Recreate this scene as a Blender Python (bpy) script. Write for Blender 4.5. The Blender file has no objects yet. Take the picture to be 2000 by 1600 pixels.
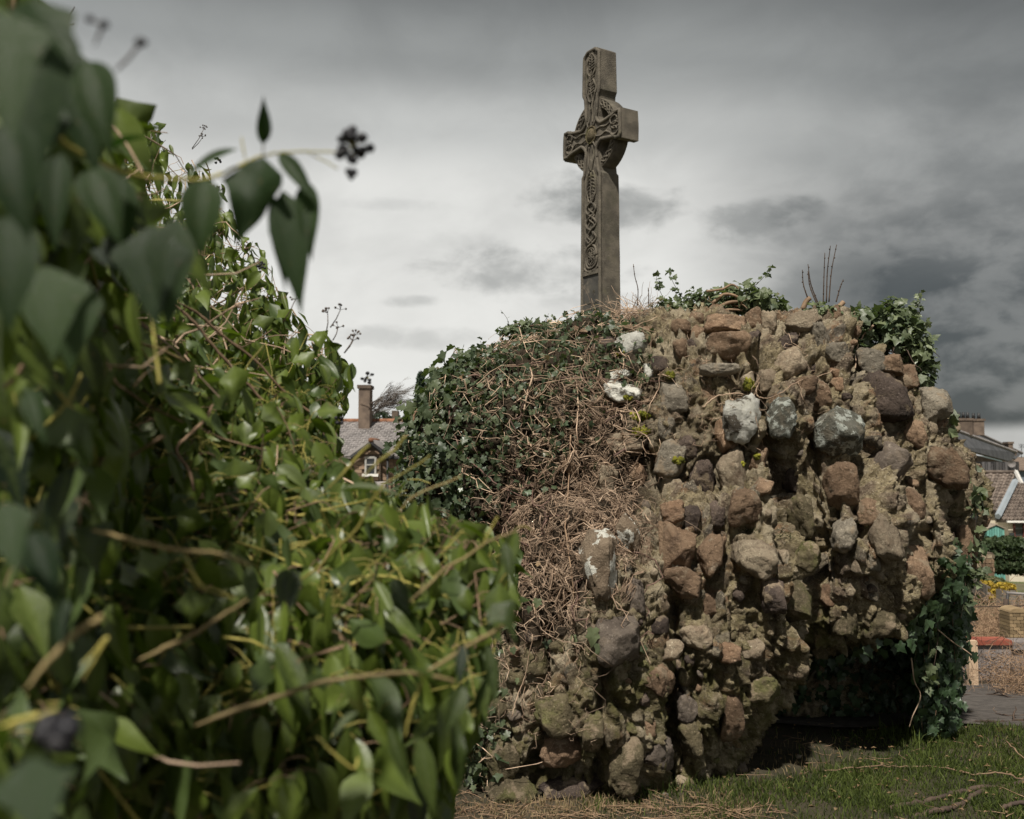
import bpy, bmesh, math, random
import numpy as np
from mathutils import Vector, Matrix
from mathutils.bvhtree import BVHTree

random.seed(7)
rng = np.random.default_rng(7)
R = math.radians
S = bpy.context.scene
COL = S.collection

# ------------------------------------------------------------------ camera, sky, sun, exposure
FPX = 1963.0                       # focal length in pixels of the 2000 px wide photograph
PITCH = math.atan(100 / FPX)
CAMZ = 1.6
cam_d = bpy.data.cameras.new('camera')
cam = bpy.data.objects.new('camera', cam_d)
COL.objects.link(cam)
cam.location = (0, 0, CAMZ)
cam.rotation_euler = (R(90) + PITCH, 0, 0)
cam_d.sensor_fit = 'HORIZONTAL'
cam_d.sensor_width = 36
cam_d.lens = FPX * 36 / 2000
cam_d.clip_start = 0.05
cam_d.clip_end = 3000
cam_d.dof.use_dof = True
cam_d.dof.focus_distance = 5.6
cam_d.dof.aperture_fstop = 4.4
S.camera = cam

SUN_EL, SUN_AZ = R(57), R(-16)      # azimuth measured from behind the camera towards its right
sun_vec = Vector((math.sin(SUN_AZ) * math.cos(SUN_EL), -math.cos(SUN_AZ) * math.cos(SUN_EL), math.sin(SUN_EL)))

def make_world():
    w = bpy.data.worlds.new('World')
    S.world = w
    w.use_nodes = True
    nt = w.node_tree
    nt.nodes.clear()
    N, L = nt.nodes, nt.links
    def nd(t, **k):
        n = N.new(t)
        for a, b in k.items():
            setattr(n, a, b)
        return n
    def math_(op, a, b=None, clamp=False):
        n = nd('ShaderNodeMath', operation=op)
        n.use_clamp = clamp
        for i, v in enumerate((a, b)):
            if v is None:
                continue
            if isinstance(v, (int, float)):
                n.inputs[i].default_value = v
            else:
                L.new(v, n.inputs[i])
        return n.outputs[0]
    def maprange(v, a, b, c, d, smooth=True):
        n = nd('ShaderNodeMapRange')
        n.interpolation_type = 'SMOOTHSTEP' if smooth else 'LINEAR'
        L.new(v, n.inputs[0])
        for i, q in enumerate((a, b, c, d)):
            n.inputs[i + 1].default_value = q
        return n.outputs[0]
    tc = nd('ShaderNodeTexCoord')
    sep = nd('ShaderNodeSeparateXYZ')
    L.new(tc.outputs['Generated'], sep.inputs[0])
    x, y, z = sep.outputs
    az = math_('ARCTAN2', x, y)                     # 0 ahead, positive to the right
    el = math_('ARCSINE', z)
    comb = nd('ShaderNodeCombineXYZ')
    L.new(az, comb.inputs[0]); L.new(math_('MULTIPLY', el, 1.7), comb.inputs[1])
    def noise(scale, detail, rough, dist=0.0, vec=None, off=0.0):
        n = nd('ShaderNodeTexNoise')
        n.inputs['Scale'].default_value = scale
        n.inputs['Detail'].default_value = detail
        n.inputs['Roughness'].default_value = rough
        n.inputs['Distortion'].default_value = dist
        if off:
            ad = nd('ShaderNodeVectorMath', operation='ADD')
            L.new(vec or comb.outputs[0], ad.inputs[0]); ad.inputs[1].default_value = (off, off * .7, off * .3)
            L.new(ad.outputs[0], n.inputs['Vector'])
        else:
            L.new(vec or comb.outputs[0], n.inputs['Vector'])
        return n.outputs[0]
    n1 = noise(2.2, 6, .5, .3)
    n2 = noise(7.0, 7, .55, .4, off=3.1)
    n3 = noise(18.0, 6, .55, .2, off=7.7)
    # elevation wobbled by noise, then the brightness profile of the overcast
    elw = math_('ADD', el, math_('MULTIPLY', math_('SUBTRACT', n1, .5), .05))
    azs = math_('MULTIPLY', maprange(az, .1, .5, 0, 1), .055)
    elw = math_('ADD', elw, azs)
    ramp = nd('ShaderNodeValToRGB')
    cr = ramp.color_ramp
    cr.interpolation = 'EASE'
    stops = [(0.0, .70), (.18, .72), (.34, .68), (.42, .50), (.50, .30), (.58, .18), (.70, .16), (1.0, .20)]
    cr.elements[0].position, cr.elements[1].position = stops[0][0], stops[-1][0]
    for e, (p, v) in zip((cr.elements[0], cr.elements[1]), (stops[0], stops[-1])):
        e.color = (v, v, v * .965, 1)
    for p, v in stops[1:-1]:
        e = cr.elements.new(p)
        k = (v - .15) / .5
        e.color = (v * (.955 + .045 * k), v, v * (.985 - .025 * k), 1)
    # elevation 0..0.8 rad maps to the ramp
    L.new(maprange(elw, -.02, .80, 0, 1, False), ramp.inputs[0])
    col = ramp.outputs[0]
    def darken(col, fac, c):
        m = nd('ShaderNodeMix', data_type='RGBA', blend_type='MIX')
        L.new(fac, m.inputs[0])
        L.new(col, m.inputs[6])
        m.inputs[7].default_value = (*c, 1)
        return m.outputs[2]
    # soft streaky variation all over
    mul = nd('ShaderNodeMix', data_type='RGBA', blend_type='MULTIPLY')
    mul.inputs[0].default_value = 1
    L.new(col, mul.inputs[6])
    v = maprange(n2, .3, .7, .90, 1.05)
    cc = nd('ShaderNodeCombineColor')
    for i in range(3):
        L.new(v, cc.inputs[i])
    L.new(cc.outputs[0], mul.inputs[7])
    col = mul.outputs[2]
    # single clouds: (azimuth, elevation, half width, half height, strength)
    def blob(a0, e0, ha, he, st):
        dx = math_('DIVIDE', math_('SUBTRACT', az, a0), ha)
        dy = math_('DIVIDE', math_('SUBTRACT', el, e0), he)
        r2 = math_('ADD', math_('MULTIPLY', dx, dx), math_('MULTIPLY', dy, dy))
        g = math_('SUBTRACT', 1.0, r2)
        nn = math_('ADD', g, math_('MULTIPLY', math_('SUBTRACT', n3, .52), 4.2))
        nn = math_('ADD', nn, math_('MULTIPLY', math_('SUBTRACT', n2, .5), 2.4))
        m = maprange(nn, -.25, 1.5, 0, st)
        edge = maprange(r2, 1.3, 2.6, 1, 0)
        return math_('MULTIPLY', m, edge)
    def pa(px, py):
        u, vv = (px - 1000) / FPX, (800 - py) / FPX
        X, Y, Z = u, math.cos(PITCH) - vv * math.sin(PITCH), math.sin(PITCH) + vv * math.cos(PITCH)
        l = math.sqrt(X * X + Y * Y + Z * Z)
        return math.atan2(X, Y), math.asin(Z / l)
    for (px, py, hw, hh, st) in ((1085, 395, 110, 54, .66), (1215, 405, 120, 54, .66), (1480, 436, 120, 46, .6), (1010, 530, 200, 56, .6), (1560, 420, 60, 26, .5), (1640, 560, 140, 50, .5),
                                 (810, 588, 60, 16, .42), (740, 400, 190, 14, .20), (790, 660, 140, 28, .30), (900, 480, 160, 30, .22),
                                 (1130, 590, 120, 26, .35)):
        a0, e0 = pa(px, py)
        col = darken(col, blob(a0, e0, hw / FPX, hh / FPX, st), (.20, .207, .20))
    # heavy dark cloud bank low on the right, with a pale gap at the horizon
    wob = math_('ADD', math_('MULTIPLY', math_('SUBTRACT', n1, .5), .35), math_('MULTIPLY', math_('SUBTRACT', n2, .5), .16))
    azw = math_('ADD', az, wob)
    mid = maprange(azw, .14, .36, 0, 1)
    band = math_('MULTIPLY', maprange(math_('ADD', el, math_('MULTIPLY', wob, .06)), .022, .036, .42, 1), maprange(math_('ADD', el, math_('MULTIPLY', wob, .5)), .15, .42, 1, 0))
    band2 = math_('MULTIPLY', maprange(n3, .38, .66, 1.0, .84), band)
    back = maprange(az, 1.4, 2.6, 1, 0)
    col = darken(col, math_('MULTIPLY', math_('MULTIPLY', mid, band2), math_('MULTIPLY', back, .96)), (.050, .058, .060))
    # upper right corner darker
    col = darken(col, math_('MULTIPLY', math_('MULTIPLY', maprange(az, .2, .6, 0, .42), maprange(elw, .30, .46, 0, 1)), back), (.075, .080, .080))
    sky = nd('ShaderNodeTexSky')
    sky.sky_type = 'NISHITA'
    sky.sun_disc = False
    sky.sun_elevation = SUN_EL
    sky.sun_rotation = R(180) - SUN_AZ
    b1 = nd('ShaderNodeBackground'); b1.inputs[1].default_value = 0.06
    L.new(sky.outputs[0], b1.inputs[0])
    b2 = nd('ShaderNodeBackground'); b2.inputs[1].default_value = 1.0
    L.new(col, b2.inputs[0])
    mx = nd('ShaderNodeMixShader')
    mx.inputs[0].default_value = 0.95            # 95 % cloud cover
    L.new(b1.outputs[0], mx.inputs[1]); L.new(b2.outputs[0], mx.inputs[2])
    out = nd('ShaderNodeOutputWorld')
    L.new(mx.outputs[0], out.inputs[0])
make_world()

sd = bpy.data.lights.new('sun', 'SUN')
sd.energy = 4.9
sd.angle = R(2.0)
sd.color = (1.0, .945, .85)
sun = bpy.data.objects.new('sun', sd)
COL.objects.link(sun)
sun.rotation_euler = (-sun_vec).to_track_quat('-Z', 'Y').to_euler()
S.view_settings.view_transform = 'Standard'
S.view_settings.look = 'None'
S.view_settings.exposure = 0.16
S.view_settings.gamma = 1
S.view_settings.use_curve_mapping = False
S.render.engine = 'CYCLES'
S.cycles.use_denoising = True
S.cycles.max_bounces = 6
S.cycles.transparent_max_bounces = 4
S.cycles.caustics_reflective = False
S.cycles.caustics_refractive = False

# ------------------------------------------------------------------ helpers
CP, SP = math.cos(PITCH), math.sin(PITCH)
def P(px, py, Y):
    """the place in the world seen at that point of the photograph, Y metres ahead"""
    u, v = (px - 1000) / FPX, (800 - py) / FPX
    dy, dz = CP - v * SP, SP + v * CP
    t = Y / dy
    return Vector((u * t, Y, CAMZ + dz * t))
def ray(px, py):
    u, v = (px - 1000) / FPX, (800 - py) / FPX
    return Vector((u, CP - v * SP, SP + v * CP)).normalized()
def proj(p):
    p = np.asarray(p, float).reshape(-1, 3)
    x, y, z = p[:, 0], p[:, 1], p[:, 2] - CAMZ
    d = y * CP + z * SP
    vv = -y * SP + z * CP
    d = np.where(np.abs(d) < 1e-6, 1e-6, d)
    return 1000 + x / d * FPX, 800 - vv / d * FPX, d
def mpp(Y):
    return Y / FPX
CAMP = Vector((0, 0, CAMZ))

def h3(ix, iy, iz, k):
    n = (ix.astype(np.int64) * 374761393 + iy.astype(np.int64) * 668265263 + iz.astype(np.int64) * 2147483647 + k * 974634777) & 0xffffffff
    n = ((n ^ (n >> 13)) * 1274126177) & 0xffffffff
    n = ((n ^ (n >> 16)) * 2246822519) & 0xffffffff
    return ((n ^ (n >> 15)) & 0xffffff) / float(0xffffff)
def vnoise(p, k=0):
    f = np.floor(p).astype(np.int64)
    t = p - f
    t = t * t * t * (t * (t * 6 - 15) + 10)
    out = 0
    for dx in (0, 1):
        wx = t[:, 0] if dx else 1 - t[:, 0]
        for dy in (0, 1):
            wy = t[:, 1] if dy else 1 - t[:, 1]
            for dz in (0, 1):
                wz = t[:, 2] if dz else 1 - t[:, 2]
                out = out + wx * wy * wz * h3(f[:, 0] + dx, f[:, 1] + dy, f[:, 2] + dz, k)
    return out * 2 - 1
def fbm(p, k=0, o=3, g=.5):
    a, s, r = 1.0, 0, 0
    p = np.asarray(p, float)
    for i in range(o):
        r = r + a * vnoise(p * (2.03 ** i) + 11.3 * i, k + i)
        s += a; a *= g
    return r / s * 1.5
def worley(p, k=0):
    f = np.floor(p).astype(np.int64)
    n = len(p)
    F1 = np.full(n, 9.0); F2 = np.full(n, 9.0); idr = np.zeros(n)
    for dx in (-1, 0, 1):
        for dy in (-1, 0, 1):
            for dz in (-1, 0, 1):
                c0, c1, c2 = f[:, 0] + dx, f[:, 1] + dy, f[:, 2] + dz
                q0 = c0 + h3(c0, c1, c2, k) - p[:, 0]
                q1 = c1 + h3(c0, c1, c2, k + 1) - p[:, 1]
                q2 = c2 + h3(c0, c1, c2, k + 2) - p[:, 2]
                d = np.sqrt(q0 * q0 + q1 * q1 + q2 * q2)
                r = h3(c0, c1, c2, k + 3)
                b = d < F1
                F2 = np.where(b, F1, np.minimum(F2, d))
                idr = np.where(b, r, idr)
                F1 = np.where(b, d, F1)
    return F1, F2, idr
def sstep(a, b, x):
    t = np.clip((x - a) / (b - a), 0, 1)
    return t * t * (3 - 2 * t)
def inpoly(px, py, poly):
    px = np.atleast_1d(np.asarray(px, float)); py = np.atleast_1d(np.asarray(py, float))
    r = np.zeros(len(px), bool)
    n = len(poly)
    for i in range(n):
        x0, y0 = poly[i]; x1, y1 = poly[(i + 1) % n]
        c = ((y0 > py) != (y1 > py)) & (px < (x1 - x0) * (py - y0) / (y1 - y0 + 1e-9) + x0)
        r ^= c
    return r

class MB:
    """collects vertices and faces, then links them as ONE mesh object"""
    def __init__(s):
        s.v = []; s.f = []; s.t = []; s.n = 0; s.m = []
    def add(s, v, f, tone=.5, mi=0):
        v = np.asarray(v, float).reshape(-1, 3)
        s.v.append(v)
        s.t.append(np.full(len(v), tone) if np.isscalar(tone) else np.asarray(tone))
        o = s.n
        s.f.extend([tuple(i + o for i in q) for q in f])
        s.m.extend([mi] * len(f))
        s.n += len(v)
        return s
    def box(s, a, b, tone=.5, mi=0, M=None):
        (x0, y0, z0), (x1, y1, z1) = a, b
        v = np.array([(x0, y0, z0), (x1, y0, z0), (x1, y1, z0), (x0, y1, z0), (x0, y0, z1), (x1, y0, z1), (x1, y1, z1), (x0, y1, z1)], float)
        if M is not None:
            v = v @ np.array(M.to_3x3()).T + np.array(M.translation)
        return s.add(v, [(0, 3, 2, 1), (4, 5, 6, 7), (0, 1, 5, 4), (1, 2, 6, 5), (2, 3, 7, 6), (3, 0, 4, 7)], tone, mi)
    def tube(s, pts, rad, n=5, tone=.5, mi=0, cap=True):
        pts = np.asarray([tuple(p) for p in pts], float)
        m = len(pts)
        if np.isscalar(rad):
            rad = np.full(m, rad)
        rad = np.asarray(rad, float)
        if len(rad) == 2 and m != 2:
            rad = np.linspace(rad[0], rad[1], m)
        T = np.gradient(pts, axis=0)
        T /= np.linalg.norm(T, axis=1, keepdims=True) + 1e-12
        ref = np.array((0, 0, 1.0)) if abs(T[0][2]) < .8 else np.array((1.0, 0, 0))
        a = np.cross(T, ref); a /= np.linalg.norm(a, axis=1, keepdims=True) + 1e-12
        for i in range(1, m):
            if a[i] @ a[i - 1] < 0:
                a[i] = -a[i]
        b = np.cross(T, a)
        th = np.arange(n) * 2 * math.pi / n
        v = pts[:, None, :] + rad[:, None, None] * (np.cos(th)[None, :, None] * a[:, None, :] + np.sin(th)[None, :, None] * b[:, None, :])
        f = []
        for i in range(m - 1):
            for j in range(n):
                k = (j + 1) % n
                f.append((i * n + j, i * n + k, (i + 1) * n + k, (i + 1) * n + j))
        if cap:
            f.append(tuple(range(n - 1, -1, -1)))
            f.append(tuple((m - 1) * n + j for j in range(n)))
        return s.add(v.reshape(-1, 3), f, tone, mi)
    def mesh(s, name, mats, smooth=False):
        me = bpy.data.meshes.new(name)
        v = np.concatenate(s.v) if s.v else np.zeros((0, 3))
        me.from_pydata(v.tolist(), [], s.f)
        at = me.attributes.new('tone', 'FLOAT', 'POINT')
        at.data.foreach_set('value', np.concatenate(s.t).astype(np.float32))
        for m in (mats if isinstance(mats, (list, tuple)) else [mats]):
            me.materials.append(m)
        if any(s.m):
            me.polygons.foreach_set('material_index', s.m)
        if smooth:
            me.polygons.foreach_set('use_smooth', [True] * len(me.polygons))
        me.update()
        return me
    def build(s, name, mats, parent=None, smooth=False, kind=None, label=None):
        o = bpy.data.objects.new(name, s.mesh(name, mats, smooth))
        link(o, parent, kind, label)
        return o
def link(o, parent=None, kind=None, label=None):
    COL.objects.link(o)
    if parent is not None:
        o.parent = parent
        o.matrix_parent_inverse = absm(parent).inverted()
    if kind:
        o['kind'] = kind
    if label:
        o['label'] = label
    return o
def absm(o):
    m = o.matrix_basis.copy()
    while o.parent is not None:
        m = absm(o.parent) @ o.matrix_parent_inverse @ m
        break
    return m
def thing(name, label, cat, loc=(0, 0, 0), group=None):
    o = bpy.data.objects.new(name, None)
    o.empty_display_size = .1
    COL.objects.link(o)
    o.location = loc
    tag(o, label, cat, group)
    return o
def tag(o, label, cat, group=None):
    o['label'] = label; o['category'] = cat
    if group:
        o['group'] = group
    return o

# ------------------------------------------------------------------ materials
def mat(name, c1, c2, scale=8, rough=.9, bump=.3, bscale=40, bdist=.01, c3=None, s3=3, t3=(.55, .65), spec=.3, tone=.35, orand=.25,
        stretch=(1, 1, 1), extra=None, detail=8, metallic=0):
    m = bpy.data.materials.new(name)
    m.use_nodes = True
    nt = m.node_tree; N, L = nt.nodes, nt.links
    b = N['Principled BSDF']
    b.inputs['Roughness'].default_value = rough
    b.inputs['Specular IOR Level'].default_value = spec
    b.inputs['Metallic'].default_value = metallic
    geo = N.new('ShaderNodeNewGeometry')
    mp = N.new('ShaderNodeMapping'); mp.inputs['Scale'].default_value = stretch
    tcn = N.new('ShaderNodeTexCoord')
    L.new(tcn.outputs['Object'], mp.inputs[0])
    oi = N.new('ShaderNodeObjectInfo')
    add = N.new('ShaderNodeVectorMath'); add.operation = 'ADD'
    L.new(mp.outputs[0], add.inputs[0])
    sc = N.new('ShaderNodeMath'); sc.operation = 'MULTIPLY'; sc.inputs[1].default_value = 37.0
    L.new(oi.outputs['Random'], sc.inputs[0]); L.new(sc.outputs[0], add.inputs[1])
    def noise(s_, d=detail, r=.6, vec=add.outputs[0]):
        n = N.new('ShaderNodeTexNoise')
        n.inputs['Scale'].default_value = s_; n.inputs['Detail'].default_value = d; n.inputs['Roughness'].default_value = r
        L.new(vec, n.inputs['Vector'])
        return n
    def mrange(v, a, b_, c=0., d=1.):
        n = N.new('ShaderNodeMapRange'); n.interpolation_type = 'SMOOTHSTEP'
        L.new(v, n.inputs[0])
        for i, q in enumerate((a, b_, c, d)):
            n.inputs[i + 1].default_value = q
        return n.outputs[0]
    def mix(f, a, b_, bt='MIX'):
        n = N.new('ShaderNodeMix'); n.data_type = 'RGBA'; n.blend_type = bt
        for i, q in ((0, f), (6, a), (7, b_)):
            if isinstance(q, (int, float)):
                n.inputs[i].default_value = q
            elif isinstance(q, (tuple, list)):
                n.inputs[i].default_value = (*q[:3], 1)
            else:
                L.new(q, n.inputs[i])
        return n.outputs[2]
    n1 = noise(scale)
    col = mix(mrange(n1.outputs[0], .32, .68), c1, c2)
    if c3 is not None:
        n3 = noise(s3, 8, .65)
        col = mix(mrange(n3.outputs[0], t3[0], t3[1]), col, c3)
    if extra:
        col = extra(dict(N=N, L=L, noise=noise, mrange=mrange, mix=mix, col=col, geo=geo, oi=oi, b=b, tcn=tcn, vec=add.outputs[0]))
    at = N.new('ShaderNodeAttribute'); at.attribute_name = 'tone'
    # brightness variation per piece, from the piece itself and the mesh attribute
    def gain(v, amount):
        n = N.new('ShaderNodeMapRange')
        L.new(v, n.inputs[0]); n.inputs[3].default_value = 1 - amount; n.inputs[4].default_value = 1 + amount
        return n.outputs[0]
    g = N.new('ShaderNodeMath'); g.operation = 'MULTIPLY'
    L.new(gain(at.outputs['Fac'], tone), g.inputs[0]); L.new(gain(oi.outputs['Random'], orand), g.inputs[1])
    cc = N.new('ShaderNodeCombineColor')
    for i in range(3):
        L.new(g.outputs[0], cc.inputs[i])
    col = mix(1.0, col, cc.outputs[0], 'MULTIPLY')
    L.new(col, b.inputs['Base Color'])
    if bump:
        nb = noise(bscale, 10, .7)
        bp = N.new('ShaderNodeBump'); bp.inputs['Strength'].default_value = bump; bp.inputs['Distance'].default_value = bdist
        L.new(nb.outputs[0], bp.inputs['Height']); L.new(bp.outputs[0], b.inputs['Normal'])
    m['ok'] = 1
    return m

def leafmat(name, dark, light, back, rough=.34, trans=.28, spec=.5, veins=True):
    m = bpy.data.materials.new(name)
    m.use_nodes = True
    nt = m.node_tree; N, L = nt.nodes, nt.links
    b = N['Principled BSDF']; out = N['Material Output']
    b.inputs['Specular IOR Level'].default_value = spec
    at = N.new('ShaderNodeAttribute'); at.attribute_name = 'tone'
    oi = N.new('ShaderNodeObjectInfo')
    ad = N.new('ShaderNodeMath'); ad.operation = 'ADD'
    L.new(at.outputs['Fac'], ad.inputs[0]); L.new(oi.outputs['Random'], ad.inputs[1])
    tcn = N.new('ShaderNodeTexCoord')
    nz = N.new('ShaderNodeTexNoise'); nz.inputs['Scale'].default_value = 14; nz.inputs['Detail'].default_value = 4
    L.new(tcn.outputs['Object'], nz.inputs['Vector'])
    nbr = N.new('ShaderNodeTexNoise'); nbr.inputs['Scale'].default_value = 9; nbr.inputs['Detail'].default_value = 5
    L.new(tcn.outputs['Object'], nbr.inputs['Vector'])
    a2 = N.new('ShaderNodeMath'); a2.operation = 'ADD'
    L.new(ad.outputs[0], a2.inputs[0]); L.new(nz.outputs[0], a2.inputs[1])
    mr = N.new('ShaderNodeMapRange'); L.new(a2.outputs[0], mr.inputs[0])
    mr.inputs[1].default_value = .7; mr.inputs[2].default_value = 2.3
    mx = N.new('ShaderNodeMix'); mx.data_type = 'RGBA'
    L.new(mr.outputs[0], mx.inputs[0]); mx.inputs[6].default_value = (*dark, 1); mx.inputs[7].default_value = (*light, 1)
    br = N.new('ShaderNodeMapRange'); L.new(nbr.outputs[0], br.inputs[0])
    br.inputs[1].default_value = .66; br.inputs[2].default_value = .72; br.inputs[4].default_value = .8
    mb_ = N.new('ShaderNodeMix'); mb_.data_type = 'RGBA'
    L.new(br.outputs[0], mb_.inputs[0]); L.new(mx.outputs[2], mb_.inputs[6]); mb_.inputs[7].default_value = (.13, .085, .035, 1)
    mx = mb_
    geo = N.new('ShaderNodeNewGeometry')
    m2 = N.new('ShaderNodeMix'); m2.data_type = 'RGBA'
    L.new(geo.outputs['Backfacing'], m2.inputs[0]); L.new(mx.outputs[2], m2.inputs[6]); m2.inputs[7].default_value = (*back, 1)
    L.new(m2.outputs[2], b.inputs['Base Color'])
    rr = N.new('ShaderNodeMapRange'); L.new(nz.outputs[0], rr.inputs[0])
    rr.inputs[1].default_value = .3; rr.inputs[2].default_value = .7; rr.inputs[3].default_value = rough * .75; rr.inputs[4].default_value = rough * 1.5
    L.new(rr.outputs[0], b.inputs['Roughness'])
    nb = N.new('ShaderNodeTexNoise'); nb.inputs['Scale'].default_value = 60; nb.inputs['Detail'].default_value = 3
    L.new(tcn.outputs['Object'], nb.inputs['Vector'])
    bp = N.new('ShaderNodeBump'); bp.inputs['Strength'].default_value = .25; bp.inputs['Distance'].default_value = .004
    L.new(nb.outputs[0], bp.inputs['Height']); L.new(bp.outputs[0], b.inputs['Normal'])
    tr = N.new('ShaderNodeBsdfTranslucent')
    tm = N.new('ShaderNodeMix'); tm.data_type = 'RGBA'; tm.blend_type = 'MULTIPLY'; tm.inputs[0].default_value = 1
    L.new(mx.outputs[2], tm.inputs[6]); tm.inputs[7].default_value = (1.6, 1.9, .7, 1)
    L.new(tm.outputs[2], tr.inputs[0])
    ms = N.new('ShaderNodeMixShader'); ms.inputs[0].default_value = trans
    L.new(b.outputs[0], ms.inputs[1]); L.new(tr.outputs[0], ms.inputs[2]); L.new(ms.outputs[0], out.inputs[0])
    return m

M = {}
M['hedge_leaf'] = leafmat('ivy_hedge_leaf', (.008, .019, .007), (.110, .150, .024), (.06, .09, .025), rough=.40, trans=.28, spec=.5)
M['near_shaded_leaf'] = leafmat('ivy_near_shaded_leaf', (.008, .022, .007), (.042, .076, .018), (.035, .06, .018), rough=.45, trans=.40, spec=.38)  # same hedge ivy, with the shade on the near leaves put into the colour
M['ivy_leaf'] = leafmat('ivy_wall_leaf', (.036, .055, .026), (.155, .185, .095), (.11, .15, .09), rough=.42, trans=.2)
M['ivy_shaded'] = leafmat('ivy_shaded_leaf', (.018, .038, .018), (.05, .085, .035), (.06, .09, .05), rough=.4, trans=.2)  # wall ivy copy, shade of the hollow and right end put into its colour
M['dead_leaf'] = leafmat('dead_leaf', (.16, .10, .055), (.28, .20, .12), (.22, .16, .10), rough=.8, trans=.1, spec=.1)
M['young_stem'] = mat('young_stem', (.20, .18, .045), (.36, .31, .08), 20, .6, .2, 60, .003)
M['brown_stem'] = mat('brown_stem', (.16, .10, .062), (.28, .19, .12), 20, .8, .4, 60, .004)
M['dead_stem'] = mat('dead_stem', (.25, .17, .115), (.52, .385, .275), 9, .85, .3, 60, .003, tone=.5)
M['red_stem'] = mat('reddish_stem', (.13, .075, .06), (.21, .13, .10), 20, .7, .3, 60, .003)
M['dark_stem'] = mat('dark_stem', (.045, .032, .026), (.09, .062, .045), 12, .85, .5, 60, .004)
M['berry'] = mat('ivy_berry', (.012, .012, .016), (.03, .028, .03), 30, .5, .2, 60, .002)
def lich(amount_lo, amount_hi, colr, s=9):
    def f(k):
        n = k['noise'](s, 10, .62)
        return k['mix'](k['mrange'](n.outputs[0], amount_lo, amount_hi), k['col'], colr)
    return f
WHITE = (.56, .55, .49)
def stone(name, c1, c2, ex=None, rough=.88, smear=.8, **kw):
    def ex2(k):
        if ex:
            k['col'] = ex(k)
        mix, mr, noise = k['mix'], k['mrange'], k['noise']
        g = noise(70, 5, .75)
        col = mix(mr(g.outputs[0], .56, .68, 0, .75), k['col'], tuple(min(.6, q * 1.75 + .04) for q in c2))
        g2 = noise(48, 6, .7)
        col = mix(mr(g2.outputs[0], .55, .66, 0, .75 if smear else .35), col, tuple(q * .45 for q in c1))
        g3 = noise(9, 10, .68)
        return mix(mr(g3.outputs[0], .54, .62, 0, smear), col, (.27, .21, .145))      # smears of old mortar
    return mat(name, c1, c2, kw.pop('scale', 6), rough, kw.pop('bump', 1.0), kw.pop('bscale', 22), kw.pop('bdist', .035), spec=.2, tone=.2, orand=.25, extra=ex2, **kw)
M['st_brown'] = stone('stone_brown', (.13, .085, .055), (.25, .17, .11), c3=(.33, .27, .20), s3=14, t3=(.58, .72))
M['st_orange'] = stone('stone_orange', (.20, .125, .078), (.31, .215, .14), c3=(.13, .085, .06), s3=5, t3=(.5, .68), smear=.35)
M['st_grey'] = stone('stone_grey', (.16, .14, .11), (.28, .245, .19), c3=(.09, .078, .06), s3=12, t3=(.55, .7))
M['st_tan'] = stone('stone_tan', (.22, .17, .12), (.34, .28, .20), c3=(.14, .10, .07), s3=7, t3=(.52, .68))
M['st_dark'] = stone('stone_dark', (.055, .042, .036), (.12, .09, .072), c3=(.20, .155, .115), s3=10, t3=(.58, .74))
M['st_purple'] = stone('stone_purple', (.095, .076, .062), (.18, .148, .12), c3=(.28, .24, .19), s3=16, t3=(.6, .75), bump=.6, smear=.2)
M['st_white'] = stone('stone_white', (.42, .41, .35), (.62, .61, .55), c3=(.10, .085, .065), s3=5, t3=(.54, .60), bump=1.0, smear=0, ex=lich(.60, .63, (.30, .26, .20), 18))
M['st_spot'] = stone('stone_lichen_spotted', (.13, .095, .065), (.22, .17, .12), ex=lich(.52, .54, WHITE, 9), smear=0)
M['st_mottle'] = stone('stone_mottled', (.07, .07, .055), (.15, .145, .12), ex=lich(.50, .58, (.36, .38, .34), 22), smear=.2)
M['st_moss'] = stone('stone_mossy', (.09, .075, .045), (.155, .125, .075), c3=(.115, .11, .045), s3=6, t3=(.48, .62))
M['moss'] = mat('moss_cushion', (.10, .11, .012), (.26, .24, .03), 30, 1, 1, 120, .01)

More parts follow.
